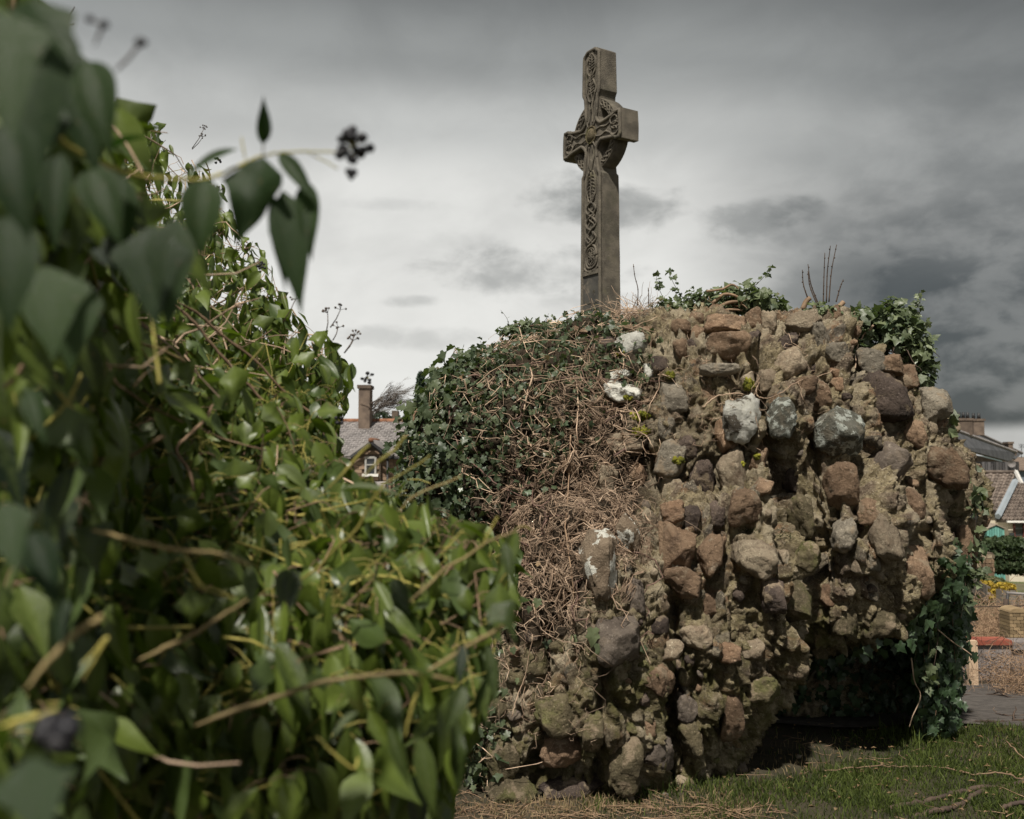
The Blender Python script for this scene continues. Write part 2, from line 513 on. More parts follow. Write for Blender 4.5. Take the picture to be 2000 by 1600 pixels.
def mortar_extra(k):
    N, L, mix, mr, noise = k['N'], k['L'], k['mix'], k['mrange'], k['noise']
    a = N.new('ShaderNodeAttribute'); a.attribute_name = 'cell'
    ramp = N.new('ShaderNodeValToRGB'); cr = ramp.color_ramp; cr.interpolation = 'CONSTANT'
    cols = [(.0, (.14, .095, .06)), (.18, (.21, .15, .10)), (.32, (.10, .075, .056)), (.45, (.24, .19, .13)), (.58, (.17, .125, .09)),
            (.7, (.26, .165, .10)), (.8, (.13, .115, .095)), (.9, (.28, .24, .18))]
    cr.elements[0].position = 0; cr.elements[0].color = (*cols[0][1], 1)
    cr.elements[1].position = cols[-1][0]; cr.elements[1].color = (*cols[-1][1], 1)
    for p, c in cols[1:-1]:
        e = cr.elements.new(p); e.color = (*c, 1)
    L.new(a.outputs['Fac'], ramp.inputs[0])
    s = N.new('ShaderNodeAttribute'); s.attribute_name = 'isstone'
    gr = noise(30, 8, .7)
    stc = mix(mr(gr.outputs[0], .35, .7), ramp.outputs[0], (.30, .24, .17))
    stc = mix(.45, ramp.outputs[0], stc)
    col = mix(s.outputs['Fac'], k['col'], stc)
    # pale grit
    g2 = noise(60, 5, .75)
    col = mix(mr(g2.outputs[0], .55, .66), col, (.56, .48, .35))
    g3 = noise(44, 6, .75)
    col = mix(mr(g3.outputs[0], .52, .63, 0, .85), col, (.07, .052, .038))
    # green-yellow algae and moss low on the block
    ms = N.new('ShaderNodeAttribute'); ms.attribute_name = 'mossy'
    n4 = noise(7, 9, .65)
    mul = N.new('ShaderNodeMath'); mul.operation = 'MULTIPLY'
    L.new(ms.outputs['Fac'], mul.inputs[0]); L.new(mr(n4.outputs[0], .38, .62), mul.inputs[1])
    col = mix(mul.outputs[0], col, (.13, .12, .045))
    nd_ = noise(5, 9, .7)
    mu2 = N.new('ShaderNodeMath'); mu2.operation = 'MULTIPLY'
    L.new(ms.outputs['Fac'], mu2.inputs[0]); L.new(mr(nd_.outputs[0], .44, .62, 0, .6), mu2.inputs[1])
    col = mix(mu2.outputs[0], col, (.060, .050, .030))
    nl_ = noise(2.6, 8, .7)
    col = mix(mr(nl_.outputs[0], .50, .60, 0, .7), col, (.44, .375, .27))
    # dark soil stains
    n5 = noise(3.1, 7, .6)
    col = mix(mr(n5.outputs[0], .55, .70, 0, .55), col, (.075, .055, .04))
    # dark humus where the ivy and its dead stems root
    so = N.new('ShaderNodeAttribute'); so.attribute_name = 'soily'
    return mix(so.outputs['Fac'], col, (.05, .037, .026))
M['mortar'] = mat('rubble_mortar', (.18, .145, .085), (.40, .33, .205), 13, .95, 1.0, 30, .05, tone=0, orand=0, spec=.15, extra=mortar_extra)
def cross_extra(k):
    N, L, mix, mr, noise = k['N'], k['L'], k['mix'], k['mrange'], k['noise']
    n = noise(90, 3, .5)
    col = mix(mr(n.outputs[0], .70, .76), k['col'], (.42, .40, .34))
    n2 = noise(2.2, 6, .6)
    col = mix(mr(n2.outputs[0], .54, .68, 0, .6), col, (.075, .07, .05))
    n3 = noise(3.3, 5, .6)
    return mix(mr(n3.outputs[0], .6, .75, 0, .5), col, (.15, .14, .07))
M['sandstone'] = mat('cross_sandstone', (.082, .072, .058), (.155, .135, .105), 7, .95, .8, 60, .012, tone=.25, orand=.05, extra=cross_extra)
M['plaque'] = mat('plaque_slate', (.05, .048, .044), (.085, .08, .07), 6, .8, .4, 50, .006, c3=(.20, .17, .13), s3=4, t3=(.55, .68))
M['soil'] = mat('soil', (.045, .034, .024), (.10, .075, .05), 6, 1, 1, 30, .03)

def terrain(x, y):
    x = np.asarray(x, float); y = np.asarray(y, float)
    z = np.where(y < 6.2, 0, np.where(y < 10.3, -(y - 6.2) * .15, -.615 - (y - 10.3) * .0905))
    z = np.where(y > 60, -5.11 - (y - 60) * .02, z)
    z = np.where(y > 250, -8.9, z)
    return z


# ------------------------------------------------------------------ the fallen block of rubble masonry
ELL = [  # px, py, distance, half width px, half height px, half depth m
    (1074, 925, 6.35, 252, 262, 1.00), (985, 1110, 6.2, 125, 190, .75), (1200, 875, 6.45, 215, 235, .95), (1340, 868, 6.35, 235, 268, .95), (1545, 880, 6.25, 228, 268, .85),
    (1680, 945, 6.2, 175, 240, .75), (1735, 965, 6.2, 150, 195, .60), (1826, 990, 6.10, 84, 150, .45),
    (1130, 1300, 5.45, 195, 335, .75), (1010, 1400, 5.42, 105, 240, .62), (1310, 1240, 5.62, 200, 300, .72), (1330, 1440, 5.40, 75, 110, .35),
    (1430, 1120, 5.65, 140, 225, .65), (1490, 1215, 5.50, 78, 150, .42), (1455, 1325, 5.5, 45, 60, .25), (1610, 1050, 5.80, 150, 190, .66), (1600, 1150, 5.62, 75, 110, .40),
    (1660, 1140, 5.75, 120, 118, .5), (1745, 1130, 5.65, 52, 112, .3), (1785, 1050, 5.72, 60, 130, .38),
    (1838, 1060, 5.95, 50, 90, .3), (1440, 830, 5.95, 170, 200, .6), (1160, 1120, 5.7, 170, 190, .6),
    (1680, 1290, 7.15, 175, 215, .60), (1560, 1340, 6.95, 170, 160, .6), (1790, 1180, 6.7, 65, 150, .35), (1180, 1350, 6.4, 200, 240, .6),
]
def base_solid():
    bm = bmesh.new()
    for px, py, Y, rx, ry, rd in ELL:
        c = P(px, py, Y)
        k = mpp(Y)
        Mx = Matrix.Translation(c) @ Matrix.Diagonal((rx * k, rd, ry * k, 1))
        bmesh.ops.create_icosphere(bm, subdivisions=4, radius=1, matrix=Mx)
    me = bpy.data.meshes.new('tmp')
    bm.to_mesh(me); bm.free()
    o = bpy.data.objects.new('tmp', me)
    COL.objects.link(o)
    def mod(t, **k):
        m = o.modifiers.new(t, t)
        for a, b in k.items():
            setattr(m, a, b)
    mod('REMESH', mode='VOXEL', voxel_size=.03)
    mod('SMOOTH', factor=.5, iterations=6)
    mod('REMESH', mode='VOXEL', voxel_size=.0098)
    mod('SMOOTH', factor=.5, iterations=4)
    dg = bpy.context.evaluated_depsgraph_get()
    ev = bpy.data.meshes.new_from_object(o.evaluated_get(dg))
    bpy.data.objects.remove(o); bpy.data.meshes.remove(me)
    return ev
def vcoords(me):
    a = np.empty(len(me.vertices) * 3, np.float32); me.vertices.foreach_get('co', a)
    return a.reshape(-1, 3).astype(float)
def vnormals(me):
    a = np.empty(len(me.vertices) * 3, np.float32); me.vertices.foreach_get('normal', a)
    return a.reshape(-1, 3).astype(float)
blk = base_solid()
blk.name = 'mortar_core'
co, no = vcoords(blk), vnormals(blk)
# large shape, vertical gullies, embedded rubble, grit
h = fbm(co * 2.1, 1, 3) * .055
h += fbm(co * np.array((7.5, 7.5, 2.0)), 9, 3) * .045
h += (.25 - np.abs(fbm(co * np.array((6.5, 6.5, 1.5)), 14, 4, .6))) * .088
h -= .075 * np.exp(-(fbm(co * np.array((4.2, 4.2, 1.0)), 19, 2) / .09) ** 2) * sstep(.3, 1.0, co[:, 0] + .5)
# the long cracks that split the face into hanging slabs
_px, _py, _ = proj(co)
front = sstep(.1, -.3, no[:, 1])
def seg_dist(pl):
    best = np.full(len(co), 1e9); side = np.zeros(len(co))
    for (x0, y0), (x1, y1) in zip(pl[:-1], pl[1:]):
        dx, dy = x1 - x0, y1 - y0
        t = np.clip(((_px - x0) * dx + (_py - y0) * dy) / (dx * dx + dy * dy), 0, 1)
        ex, ey = _px - x0 - t * dx, _py - y0 - t * dy
        d = np.hypot(ex, ey)
        b_ = d < best
        best = np.where(b_, d, best); side = np.where(b_, np.sign(ex), side)
    return best, side
wpx = 9 * fbm(co * 9, 33, 3)
for pl, dep, wd, st in (([(1478, 700), (1492, 800), (1505, 900), (1530, 1000), (1540, 1100), (1552, 1230)], .24, 15, .08), ([(1688, 660), (1668, 760), (1672, 860), (1682, 950), (1690, 1040)], .20, 14, .06),
                        ([(1590, 760), (1592, 860), (1590, 960), (1598, 1060), (1606, 1150)], .12, 10, .04), ([(1822, 860), (1815, 960), (1812, 1060), (1808, 1150)], .10, 9, .03), ([(1400, 960), (1395, 1040), (1390, 1130), (1400, 1240)], .08, 9, .03),
                        ([(1310, 1180), (1325, 1300), (1312, 1420), (1300, 1540)], .20, 13, .06), ([(1180, 1300), (1170, 1400), (1175, 1560)], .12, 9, .03), ([(1052, 1260), (1048, 1380), (1052, 1540)], .11, 9, .02), ([(1290, 880), (1285, 960), (1282, 1040)], .07, 8, .02),
                        ([(950, 1440), (1050, 1436), (1170, 1446)], .07, 7, 0), ([(950, 1515), (1060, 1512), (1200, 1516)], .08, 7, 0), ([(1560, 1135), (1650, 1128), (1760, 1150)], .05, 9, 0)):
    d, sd0 = seg_dist(pl)
    d = np.abs(d + wpx)
    h -= front * dep * np.exp(-(d / wd) ** 2)
    h += front * st * np.exp(-(d / 60) ** 2) * (sd0 < 0)
warp = np.stack([fbm(co * 6, 21, 2), fbm(co * 6, 24, 2), fbm(co * 6, 27, 2)], 1) * .028
p1 = (co + warp) / np.array((.135, .135, .125))
F1, F2, idr = worley(p1, 40)
cell = sstep(.04, .34, F2 - F1)
proud = np.where(idr > .42, (idr - .30) * .075, .004)
h += cell * proud * .6
st1 = sstep(.10, .2, F2 - F1) * (idr > .5)
p2 = (co + warp * .6) / .052
G1, G2, idr2 = worley(p2, 60)
h += sstep(.03, .35, G2 - G1) * np.where(idr2 > .4, .016, .003) * (1 - .7 * st1)
h += fbm(co * 21, 80, 5, .68) * .015 * (1 - .55 * st1)
h += (.22 - np.abs(fbm(co * np.array((11, 11, 6.5)), 82, 4, .6))) * .075 * (1 - .5 * st1)
h += (.2 - np.abs(fbm(co * np.array((26, 26, 16.)), 84, 3, .6))) * .034 * (1 - .6 * st1)
h -= sstep(.16, .0, np.abs(fbm(co * np.array((9, 9, 6)), 86, 3))) * .016
pit = sstep(.22, .5, fbm(co * 13, 90, 2))
h -= pit * .024 * (1 - st1)
co2 = co + no * h[:, None]
blk.vertices.foreach_set('co', co2.astype(np.float32).ravel())
def fattr(me, name, v):
    a = me.attributes.new(name, 'FLOAT', 'POINT'); a.data.foreach_set('value', np.asarray(v, np.float32))
fattr(blk, 'tone', np.full(len(co), .5))
fattr(blk, 'cell', idr2 * .35 + idr * .65)
fattr(blk, 'isstone', np.clip(st1 + .6 * sstep(.1, .25, G2 - G1) * (idr2 > .55), 0, 1))
low = sstep(.95, .35, co[:, 2] + .35 * fbm(co * 1.7, 95, 2)) * .95 + .25 * sstep(.1, .6, fbm(co * 1.4, 97, 2))
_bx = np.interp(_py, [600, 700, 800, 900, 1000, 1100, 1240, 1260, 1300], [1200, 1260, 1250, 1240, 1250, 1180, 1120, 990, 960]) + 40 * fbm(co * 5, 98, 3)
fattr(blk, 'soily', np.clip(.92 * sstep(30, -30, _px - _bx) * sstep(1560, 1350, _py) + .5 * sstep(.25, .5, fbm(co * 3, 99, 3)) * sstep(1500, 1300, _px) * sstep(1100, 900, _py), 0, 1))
fattr(blk, 'mossy', np.clip(low, 0, 1))
blk.materials.clear(); blk.materials.append(M['mortar'])
blk.polygons.foreach_set('use_smooth', [True] * len(blk.polygons))
blk.update()
lump = thing('masonry_block', 'huge fallen lump of rubble masonry with stones set in crumbling mortar on the grass', 'ruin', P(1300, 1500, 5.6))
lump.location.z = 0
link(bpy.data.objects.new('mortar_core', blk), lump)
tris = []
polys = [tuple(p.vertices) for p in blk.polygons]
BV = BVHTree.FromPolygons(co2.tolist(), polys)
BCO, BNO = co2, vnormals(blk)
BPX, BPY, _ = proj(BCO)

def hit(px, py):
    d = ray(px, py)
    loc, n, i, dist = BV.ray_cast(CAMP, d, 20)
    return loc, n

# ---- single stones set in the block
def ico(sub):
    bm = bmesh.new(); bmesh.ops.create_icosphere(bm, subdivisions=sub, radius=1)
    v = np.array([q.co[:] for q in bm.verts]); f = [tuple(q.index for q in p.verts) for p in bm.faces]
    bm.free()
    return v, f
ICO = {s: ico(s) for s in (1, 2, 3, 4)}
def stone_mesh(sub, boxy, seed, rough=.07, cuts=9):
    v, f = ICO[sub]
    r = np.random.default_rng(seed)
    pn = 2 + boxy * 4.0
    v = v / (np.sum(np.abs(v) ** pn, 1) ** (1 / pn))[:, None]
    v = v * (1 + rough * 1.6 * fbm(v * .9 + seed * 3.1, 3, 2)[:, None])
    for _ in range(cuts):        # broken faces
        n = r.normal(size=3); n /= np.linalg.norm(n)
        d = r.uniform(.66, .95)
        s = v @ n
        over = np.maximum(s - d, 0)
        v = v - n[None, :] * (over * .88)[:, None]
    v = v * (1 + rough * 1.1 * fbm(v * 2.6 + seed * 1.7, 5, 5, .66)[:, None])
    v = v * (1 - .07 * sstep(.12, 0, np.abs(fbm(v * 1.7 + seed * 2.3, 25, 3)))[:, None])
    v = v * (1 + .045 * (.25 - np.abs(fbm(v * 5.5 + seed, 35, 4, .65)))[:, None] * 3)
    ridge = np.abs(fbm(v * 3.2 + seed, 15, 3))
    v = v * (1 - rough * .9 * np.clip(.25 - ridge, 0, 1)[:, None])
    return v, f
n_st = [0]
def place_stone(px, py, w, h, typ, rot=0, boxy=.35, out=.42, depth=None, rough=.07, name='stone', label=None, sub=None):
    loc, n = hit(px, py)
    if loc is None:
        return None
    k = loc.y / FPX
    a, c = w * k / 2, h * k / 2
    b = depth * k / 2 if depth else .5 * (a + c) * random.uniform(.9, 1.15)
    n_st[0] += 1
    seed = n_st[0]
    sub = sub or (4 if max(w, h) > 42 else 3)
    v, f = stone_mesh(sub, boxy, seed, rough)
    v = v / np.array((np.abs(v[:, 0]).max(), np.abs(v[:, 1]).max(), np.abs(v[:, 2]).max()))
    view = (loc - CAMP).normalized()
    Rm = Matrix.Rotation(math.atan2(-view.x, view.y), 3, 'Z') @ Matrix.Rotation(R(-rot), 3, 'Y') @ Matrix.Rotation(random.uniform(-.2, .2), 3, 'X')
    v = v * np.array((a, b, c))
    v = v @ np.array(Rm).T
    ctr = loc + view * (b * (1 - 2 * out))
    mb = MB().add(v, f)
    o = mb.build(name, M[typ], lump, smooth=True, label=label)
    o.matrix_basis = Matrix.Translation(ctr)
    for p in ():
        pass
    return o
B, O_, G_, T, D, U, W, SP_, MT, MO = 'st_brown', 'st_orange', 'st_grey', 'st_tan', 'st_dark', 'st_purple', 'st_white', 'st_spot', 'st_mottle', 'st_moss'
STN = [  # px, py, w, h, material, rotation, boxiness
    (1240, 606, 60, 44, G_, 20, .3), (1330, 641, 38, 36, B, 0, .2), (1362, 622, 32, 30, B, 0, .1), (1417, 634, 84, 46, O_, 8, .6), (1469, 622, 38, 42, B, 10, .5),
    (1428, 681, 92, 64, B, 5, .55), (1361, 652, 34, 36, B, -10, .2), (1234, 679, 60, 54, W, 10, .75), (1235, 646, 38, 24, B, 0, .1), (1268, 646, 30, 22, B, 0, .2),
    (1402, 724, 84, 28, G_, -4, .5), (1470, 656, 34, 26, D, 0, .3), (1330, 682, 28, 40, B, 10, .3), (1350, 672, 20, 22, D, 0, .2),
    (1218, 768, 72, 42, W, -4, .5), (1206, 733, 50, 16, W, 12, .5), (1266, 726, 20, 34, W, 10, .4), (1308, 734, 26, 22, MO, 0, .3), (1292, 711, 40, 40, D, 20, .5),
    (1312, 780, 64, 70, G_, 8, .5), (1301, 840, 38, 58, G_, 4, .5), (1252, 812, 46, 26, D, 0, .3), (1252, 842, 48, 30, D, 5, .3),
    (1216, 870, 74, 62, T, 25, .25), (1343, 868, 44, 54, D, 20, .4), (1313, 905, 66, 88, G_, -18, .75), (1245, 928, 52, 50, O_, 4, .85), (1372, 935, 50, 78, D, 10, .5),
    (1311, 997, 54, 50, O_, 8, .3), (1320, 1075, 78, 112, O_, -8, .75), (1330, 1135, 76, 66, B, -4, .7), (1227, 1048, 44, 84, SP_, 6, .5), (1171, 1098, 76, 122, SP_, 4, .55), (1176, 1165, 74, 50, MO, -6, .6),
    (1240, 1168, 40, 72, U, 4, .4), (1386, 1080, 54, 90, B, -10, .6), (1474, 1086, 100, 70, T, -32, .6), (1447, 828, 68, 106, W, 0, .6), (1418, 850, 40, 66, O_, 12, .6),
    (1428, 922, 64, 86, T, 18, .6), (1390, 775, 66, 40, B, -20, .5), (1462, 745, 30, 38, T, 8, .6), (1541, 708, 62, 58, T, 25, .6), (1567, 634, 76, 50, T, 10, .4),
    (1540, 668, 50, 34, D, 5, .5), (1500, 638, 34, 60, T, 0, .5), (1598, 660, 40, 70, G_, 15, .5), (1636, 690, 52, 44, G_, 0, .4), (1697, 706, 60, 52, G_, -5, .3), (1746, 716, 46, 50, B, 10, .3),
    (1722, 786, 112, 118, D, 5, .45), (1762, 742, 60, 60, B, 0, .5), (1822, 788, 66, 72, G_, 12, .45), (1526, 818, 54, 78, MT, 8, .4), (1640, 843, 90, 92, MT, 0, .3),
    (1738, 906, 82, 86, U, 8, .35), (1640, 948, 72, 98, B, 0, .65), (1846, 913, 82, 86, B, 4, .7), (1892, 872, 50, 66, B, 20, .5), (1545, 938, 40, 52, D, 0, .4),
    (1650, 1044, 54, 70, G_, -4, .35), (1566, 1005, 56, 88, MO, 6, .5), (1697, 1000, 46, 60, B, 5, .5), (1629, 730, 30, 26, O_, 10, .4), (1638, 752, 32, 28, O_, 0, .4),
    (1616, 1166, 42, 50, O_, 4, .5), (1676, 1108, 30, 34, T, 0, .4), (1706, 1100, 36, 44, G_, 6, .4), (1790, 1118, 62, 104, B, 2, .5), (1885, 1068, 44, 84, B, 0, .5),
    (1717, 1213, 60, 66, MO, 4, .6), (1652, 1212, 50, 54, MO, 4, .6), (1728, 1050, 60, 100, T, 10, .5), (1780, 985, 50, 70, B, 0, .5), (1862, 985, 60, 60, MO, 5, .5),
    (1426, 1276, 42, 42, O_, 0, .4), (1472, 1265, 44, 42, T, 0, .4), (1206, 1250, 92, 100, U, 3, .55), (1092, 1350, 62, 44, MO, 4, .55), (1092, 1400, 96, 88, MO, 2, .6),
    (1104, 1465, 96, 62, B, 2, .5), (1000, 1548, 104, 64, MO, 2, .85), (985, 1470, 70, 96, MO, 5, .6), (1222, 1408, 72, 66, MO, 0, .5), (1338, 1380, 50, 56, U, 0, .3),
    (1210, 1490, 84, 120, MO, -4, .6), (1282, 1470, 66, 72, U, 4, .5), (1430, 1400, 46, 110, B, 0, .6), (1120, 1535, 130, 44, D, 0, .6), (1290, 1328, 60, 70, B, 8, .5),
    (1150, 1330, 46, 90, MO, 8, .5), (1050, 1290, 70, 60, MO, 0, .5), (1490, 1340, 70, 60, MO, 0, .5), (1360, 1245, 60, 56, T, 10, .5), (1390, 1180, 54, 60, B, 0, .5),
    (1510, 1170, 50, 76, D, 12, .5), (1180, 935, 50, 60, T, -20, .4), (1150, 720, 34, 36, G_, 0, .3), (1135, 650, 60, 26, B, 0, .3), (1100, 636, 44, 20, B, 0, .3),
    (1395, 1010, 44, 60, D, 0, .5), (1452, 985, 66, 78, B, 10, .6), (1600, 770, 56, 66, B, 0, .5), (1574, 752, 44, 40, B, 0, .4), (1790, 850, 44, 60, B, 0, .4),
    (1500, 745, 46, 50, T, 0, .5), (1355, 1010, 40, 60, D, 0, .5), (1575, 1090, 60, 70, MO, 0, .5), (1560, 1180, 60, 90, MO, 0, .5), (1480, 900, 40, 60, B, 0, .5),
    (1230, 585, 30, 24, G_, 0, .2), (1350, 1440, 50, 80, MO, 0, .5), (1160, 1430, 44, 80, MO, 0, .5), (1265, 1560, 70, 46, D, 0, .5), (1175, 1570, 60, 40, D, 0, .5),
]
for i, (px, py, w, h_, t, ro, bx) in enumerate(STN):
    big = max(w, h_) > 75
    place_stone(px, py, w * (1.14 if t in (W, SP_, MT) else 1.05), h_ * (1.14 if t in (W, SP_, MT) else 1.05), t, ro, min(1, bx + .15), out=(.52 if t in (W, SP_, MT, O_) or big else (.34 if py < 1100 else .28)), rough=.095 if t != U else .06)
taken = [(a, b, .5 * max(c, d)) for a, b, c, d, *_ in STN]
filled = 0
for _ in range(6000):
    if filled >= 70:
        break
    px, py = random.uniform(950, 1905), random.uniform(610, 1570)
    if px < 1100 and py < 1230:
        continue
    r = random.choice((9, 11, 13, 16, 20, 24))
    if any((px - a) ** 2 + (py - b) ** 2 < (r + c * .88) ** 2 for a, b, c in taken):
        continue
    loc, n = hit(px, py)
    if loc is None or loc.y > 6.9 or (py > 1270 and px > 1480):
        continue
    t = random.choice([B, B, T, T, D, G_, G_, O_, U, MT] if py < 1200 else [B, MO, MO, D, U, MO, T])
    place_stone(px, py, r * 2 * random.uniform(.8, 1.3), r * 2 * random.uniform(.8, 1.3), t, random.uniform(-40, 40), random.uniform(.2, .7), out=random.uniform(.22, .42), sub=3 if r > 11 else 2, rough=.1)
    taken.append((px, py, r)); filled += 1

# moss cushions
def cushion(px, py, w, h_, nb=26):
    mb = MB()
    v0, f0 = ICO[1]
    for _ in range(nb):
        a, r = random.uniform(0, 6.28), math.sqrt(random.random())
        loc, n = None, None
        qx, qy = px + math.cos(a) * r * w / 2, py + math.sin(a) * r * h_ / 2
        best = None
        d = ray(qx, qy)
        loc, n, _i, _d = BV.ray_cast(CAMP, d, 20)
        for so in stone_bvh:
            l2, n2, _i, dd = so.ray_cast(CAMP, d, 20)
            if l2 is not None and (loc is None or dd < (loc - CAMP).length):
                loc, n = l2, n2
        if loc is None:
            continue
        s = random.uniform(.006, .013)
        mb.add(v0 * s * (1 + .3 * rng.normal(size=(len(v0), 1))) + np.array(loc), f0, random.random())
    if mb.v:
        mb.build('moss', M['moss'], lump, smooth=True, kind='stuff')
stone_bvh = []
for o in lump.children if False else [c for c in bpy.data.objects if c.parent == lump and c.name.startswith('stone')]:
    me = o.data
    m = np.array(o.matrix_basis)
    v = vcoords(me) @ m[:3, :3].T + m[:3, 3]
    stone_bvh.append(BVHTree.FromPolygons(v.tolist(), [tuple(p.vertices) for p in me.polygons]))
for c in ((1212, 693, 26, 16), (1250, 812, 38, 16), (1252, 843, 34, 20), (1226, 776, 14, 8), (1309, 733, 16, 12), (1462, 752, 20, 22), (1154, 711, 9, 9), (1325, 900, 22, 12), (1452, 905, 8, 8), (1478, 892, 12, 10), (1240, 812, 14, 10)):
    cushion(*c, nb=max(12, int(c[2] * c[3] / 6)))

# ------------------------------------------------------------------ ground
def grid_sheet(name, xs, ys, zf, m, kind='structure', smooth=True):
    X, Y = np.meshgrid(xs, ys)
    v = np.stack([X.ravel(), Y.ravel(), zf(X.ravel(), Y.ravel())], 1)
    nx = len(xs)
    f = [(j * nx + i, j * nx + i + 1, (j + 1) * nx + i + 1, (j + 1) * nx + i) for j in range(len(ys) - 1) for i in range(nx - 1)]
    o = MB().add(v, f).build(name, m, None, smooth)
    o['kind'] = kind
    return o
M['ground'] = mat('ground_soil_turf', (.028, .028, .014), (.06, .050, .030), 3, 1, .8, 30, .02, c3=(.075, .058, .040), s3=1.5, t3=(.5, .65), tone=0, orand=0)
M['far_ground'] = mat('far_hillside', (.10, .09, .05), (.17, .14, .09), .8, 1, .6, 4, .05, c3=(.07, .09, .03), s3=.25, t3=(.45, .6), tone=0, orand=0)
M['asphalt'] = mat('old_asphalt', (.055, .048, .043), (.105, .092, .082), 14, .95, .7, 90, .006, c3=(.20, .17, .14), s3=60, t3=(.60, .72), tone=0, orand=0)
def gz(x, y):
    near = fbm(np.stack([x, y, x * 0], 1) * 1.3, 200, 3) * .03 + fbm(np.stack([x, y, x * 0], 1) * 6, 210, 2) * .008
    return terrain(x, y) + near * sstep(9.5, 7, y)
grid_sheet('ground', np.concatenate([np.arange(-6, -1, .25), np.arange(-1, 4.6, .06), np.arange(4.6, 9, .25)]), np.concatenate([np.arange(-4, 4, .25), np.arange(4, 7.4, .06), np.arange(7.4, 10.4, .2)]), gz, M['ground'])
def fz(x, y):
    z = terrain(x, y) + fbm(np.stack([x, y, x * 0], 1) * .3, 220, 2) * .12 - .02
    return z

grid_sheet('hillside', np.concatenate([np.arange(-900, -40, 60), np.arange(-40, 40, 1.0), np.arange(40, 901, 60)]),
           np.concatenate([[10.0, 10.33], np.arange(10.8, 70, 1.2), np.arange(75, 300, 20), np.arange(320, 2400, 130)]), fz, M['far_ground'])
for nm, xs, ys in (('ground', np.array([-300, -40, -6.0]), np.array([-300, -40, -4, 3, 6.2, 10.35])), ('ground', np.array([8.74, 40, 300.0]), np.array([-300, -40, -4, 3, 6.2, 10.35])),
                   ('ground', np.array([-6.0, 0, 8.75]), np.array([-300, -40, -3.98]))):
    grid_sheet(nm, xs, ys, lambda x, y: terrain(x, y) - .02, M['ground'])
def pz(x, y):
    return terrain(x, y) + .028 + fbm(np.stack([x, y, x * 0], 1) * 3, 230, 3) * .006
# path: near edge runs behind the block, far edge meets the low wall
def path_edge(x):
    return 6.12 + .06 * np.sin(x * 2.1) + .05 * np.sin(x * 5.3 + 1)
xs = np.arange(1.2, 7.5, .12)
ts = np.linspace(0, 1, 30)
Xp, Tp = np.meshgrid(xs, ts)
Yp = path_edge(Xp) + Tp * (9.3 - path_edge(Xp))
vp = np.stack([Xp.ravel(), Yp.ravel(), pz(Xp.ravel(), Yp.ravel())], 1)
nx = len(xs)
po = MB().add(vp, [(j * nx + i, j * nx + i + 1, (j + 1) * nx + i + 1, (j + 1) * nx + i) for j in range(len(ts) - 1) for i in range(nx - 1)]).build('asphalt_path', M['asphalt'], None, True)
po['kind'] = 'structure'

# grass
M['grass'] = leafmat('grass_blade', (.020, .034, .011), (.072, .092, .024), (.10, .13, .03), rough=.6, trans=.35, spec=.2)
def blades(n, xr, yr, dens, hr, name, m, tone0=.5, w=.0022):
    x = rng.uniform(*xr, n); y = rng.uniform(*yr, n)
    keep = rng.random(n) < dens(x, y)
    x, y = x[keep], y[keep]; n = len(x)
    z = gz(x, y) - .004
    h = rng.uniform(hr[0], hr[1], n) * (1 + .5 * fbm(np.stack([x, y, x * 0], 1) * 3, 240, 2))
    a = rng.uniform(0, 6.283, n); lean = rng.uniform(.1, .9, n) * h
    la = rng.uniform(0, 6.283, n)
    b = np.stack([x, y, z], 1)
    s = np.stack([np.cos(a), np.sin(a), a * 0], 1) * w * rng.uniform(.7, 1.5, n)[:, None]
    ld = np.stack([np.cos(la), np.sin(la), a * 0], 1)
    mid = b + ld * (lean * .35)[:, None] + np.array((0, 0, 1)) * (h * .6)[:, None]
    tip = b + ld * lean[:, None] + np.array((0, 0, 1)) * (h * .95)[:, None]
    v = np.stack([b - s, b + s, mid + s * .8, mid - s * .8, tip], 1).reshape(-1, 3)
    i = np.arange(n) * 5
    f = np.concatenate([np.stack([i, i + 1, i + 2, i + 3], 1).tolist()]).tolist() + np.stack([i + 3, i + 2, i + 4], 1).tolist()
    t = np.repeat(np.clip(tone0 + .6 * fbm(np.stack([x, y, x * 0], 1) * 2.2, 245, 2) + rng.normal(0, .15, n), 0, 1), 5)
    o = MB().add(v, f, t).build(name, m, None, False)
    return o
def gd(x, y):
    p = np.stack([x, y, x * 0], 1)
    d = sstep(-.35, .15, fbm(p * 1.6, 250, 3)) * .8 + .25
    d = d * sstep(path_edge(x) + .05, path_edge(x) - .12, y)
    under = ((x - .9) / 1.2) ** 2 + ((y - 5.9) / .95) ** 2      # bare soil in the block's shade
    return d * np.clip(sstep(.55, 1.15, under), .03, 1) * sstep(.35, .95, x + .18 * fbm(p * 3, 252, 2))
go = blades(115000, (-.8, 4.2), (4.0, 6.35), gd, (.018, .05), 'grass', M['grass'])
tag(go, 'short rough green grass around the foot of the masonry block', 'grass'); go['kind'] = 'stuff'
def gl(x, y):
    p = np.stack([x, y, x * 0], 1)
    ring = np.exp(-((np.sqrt(((x - .9) / 1.35) ** 2 + ((y - 5.9) / 1.05) ** 2) - 1.05) / .10) ** 2)
    return (ring * .8 + .5 * sstep(.2, .5, fbm(p * 2.4, 256, 3))) * sstep(.5, 1.0, x) * sstep(path_edge(x) + .05, path_edge(x) - .12, y)
lg = blades(9000, (.3, 4.2), (4.1, 6.35), gl, (.05, .11), 'long_grass', M['grass'], w=.0026)
tag(lg, 'longer darker grass growing against the foot of the block and in patches', 'grass'); lg['kind'] = 'stuff'
M['straw'] = leafmat('dry_grass', (.10, .075, .042), (.24, .18, .11), (.3, .23, .13), rough=.8, trans=.2, spec=.1)
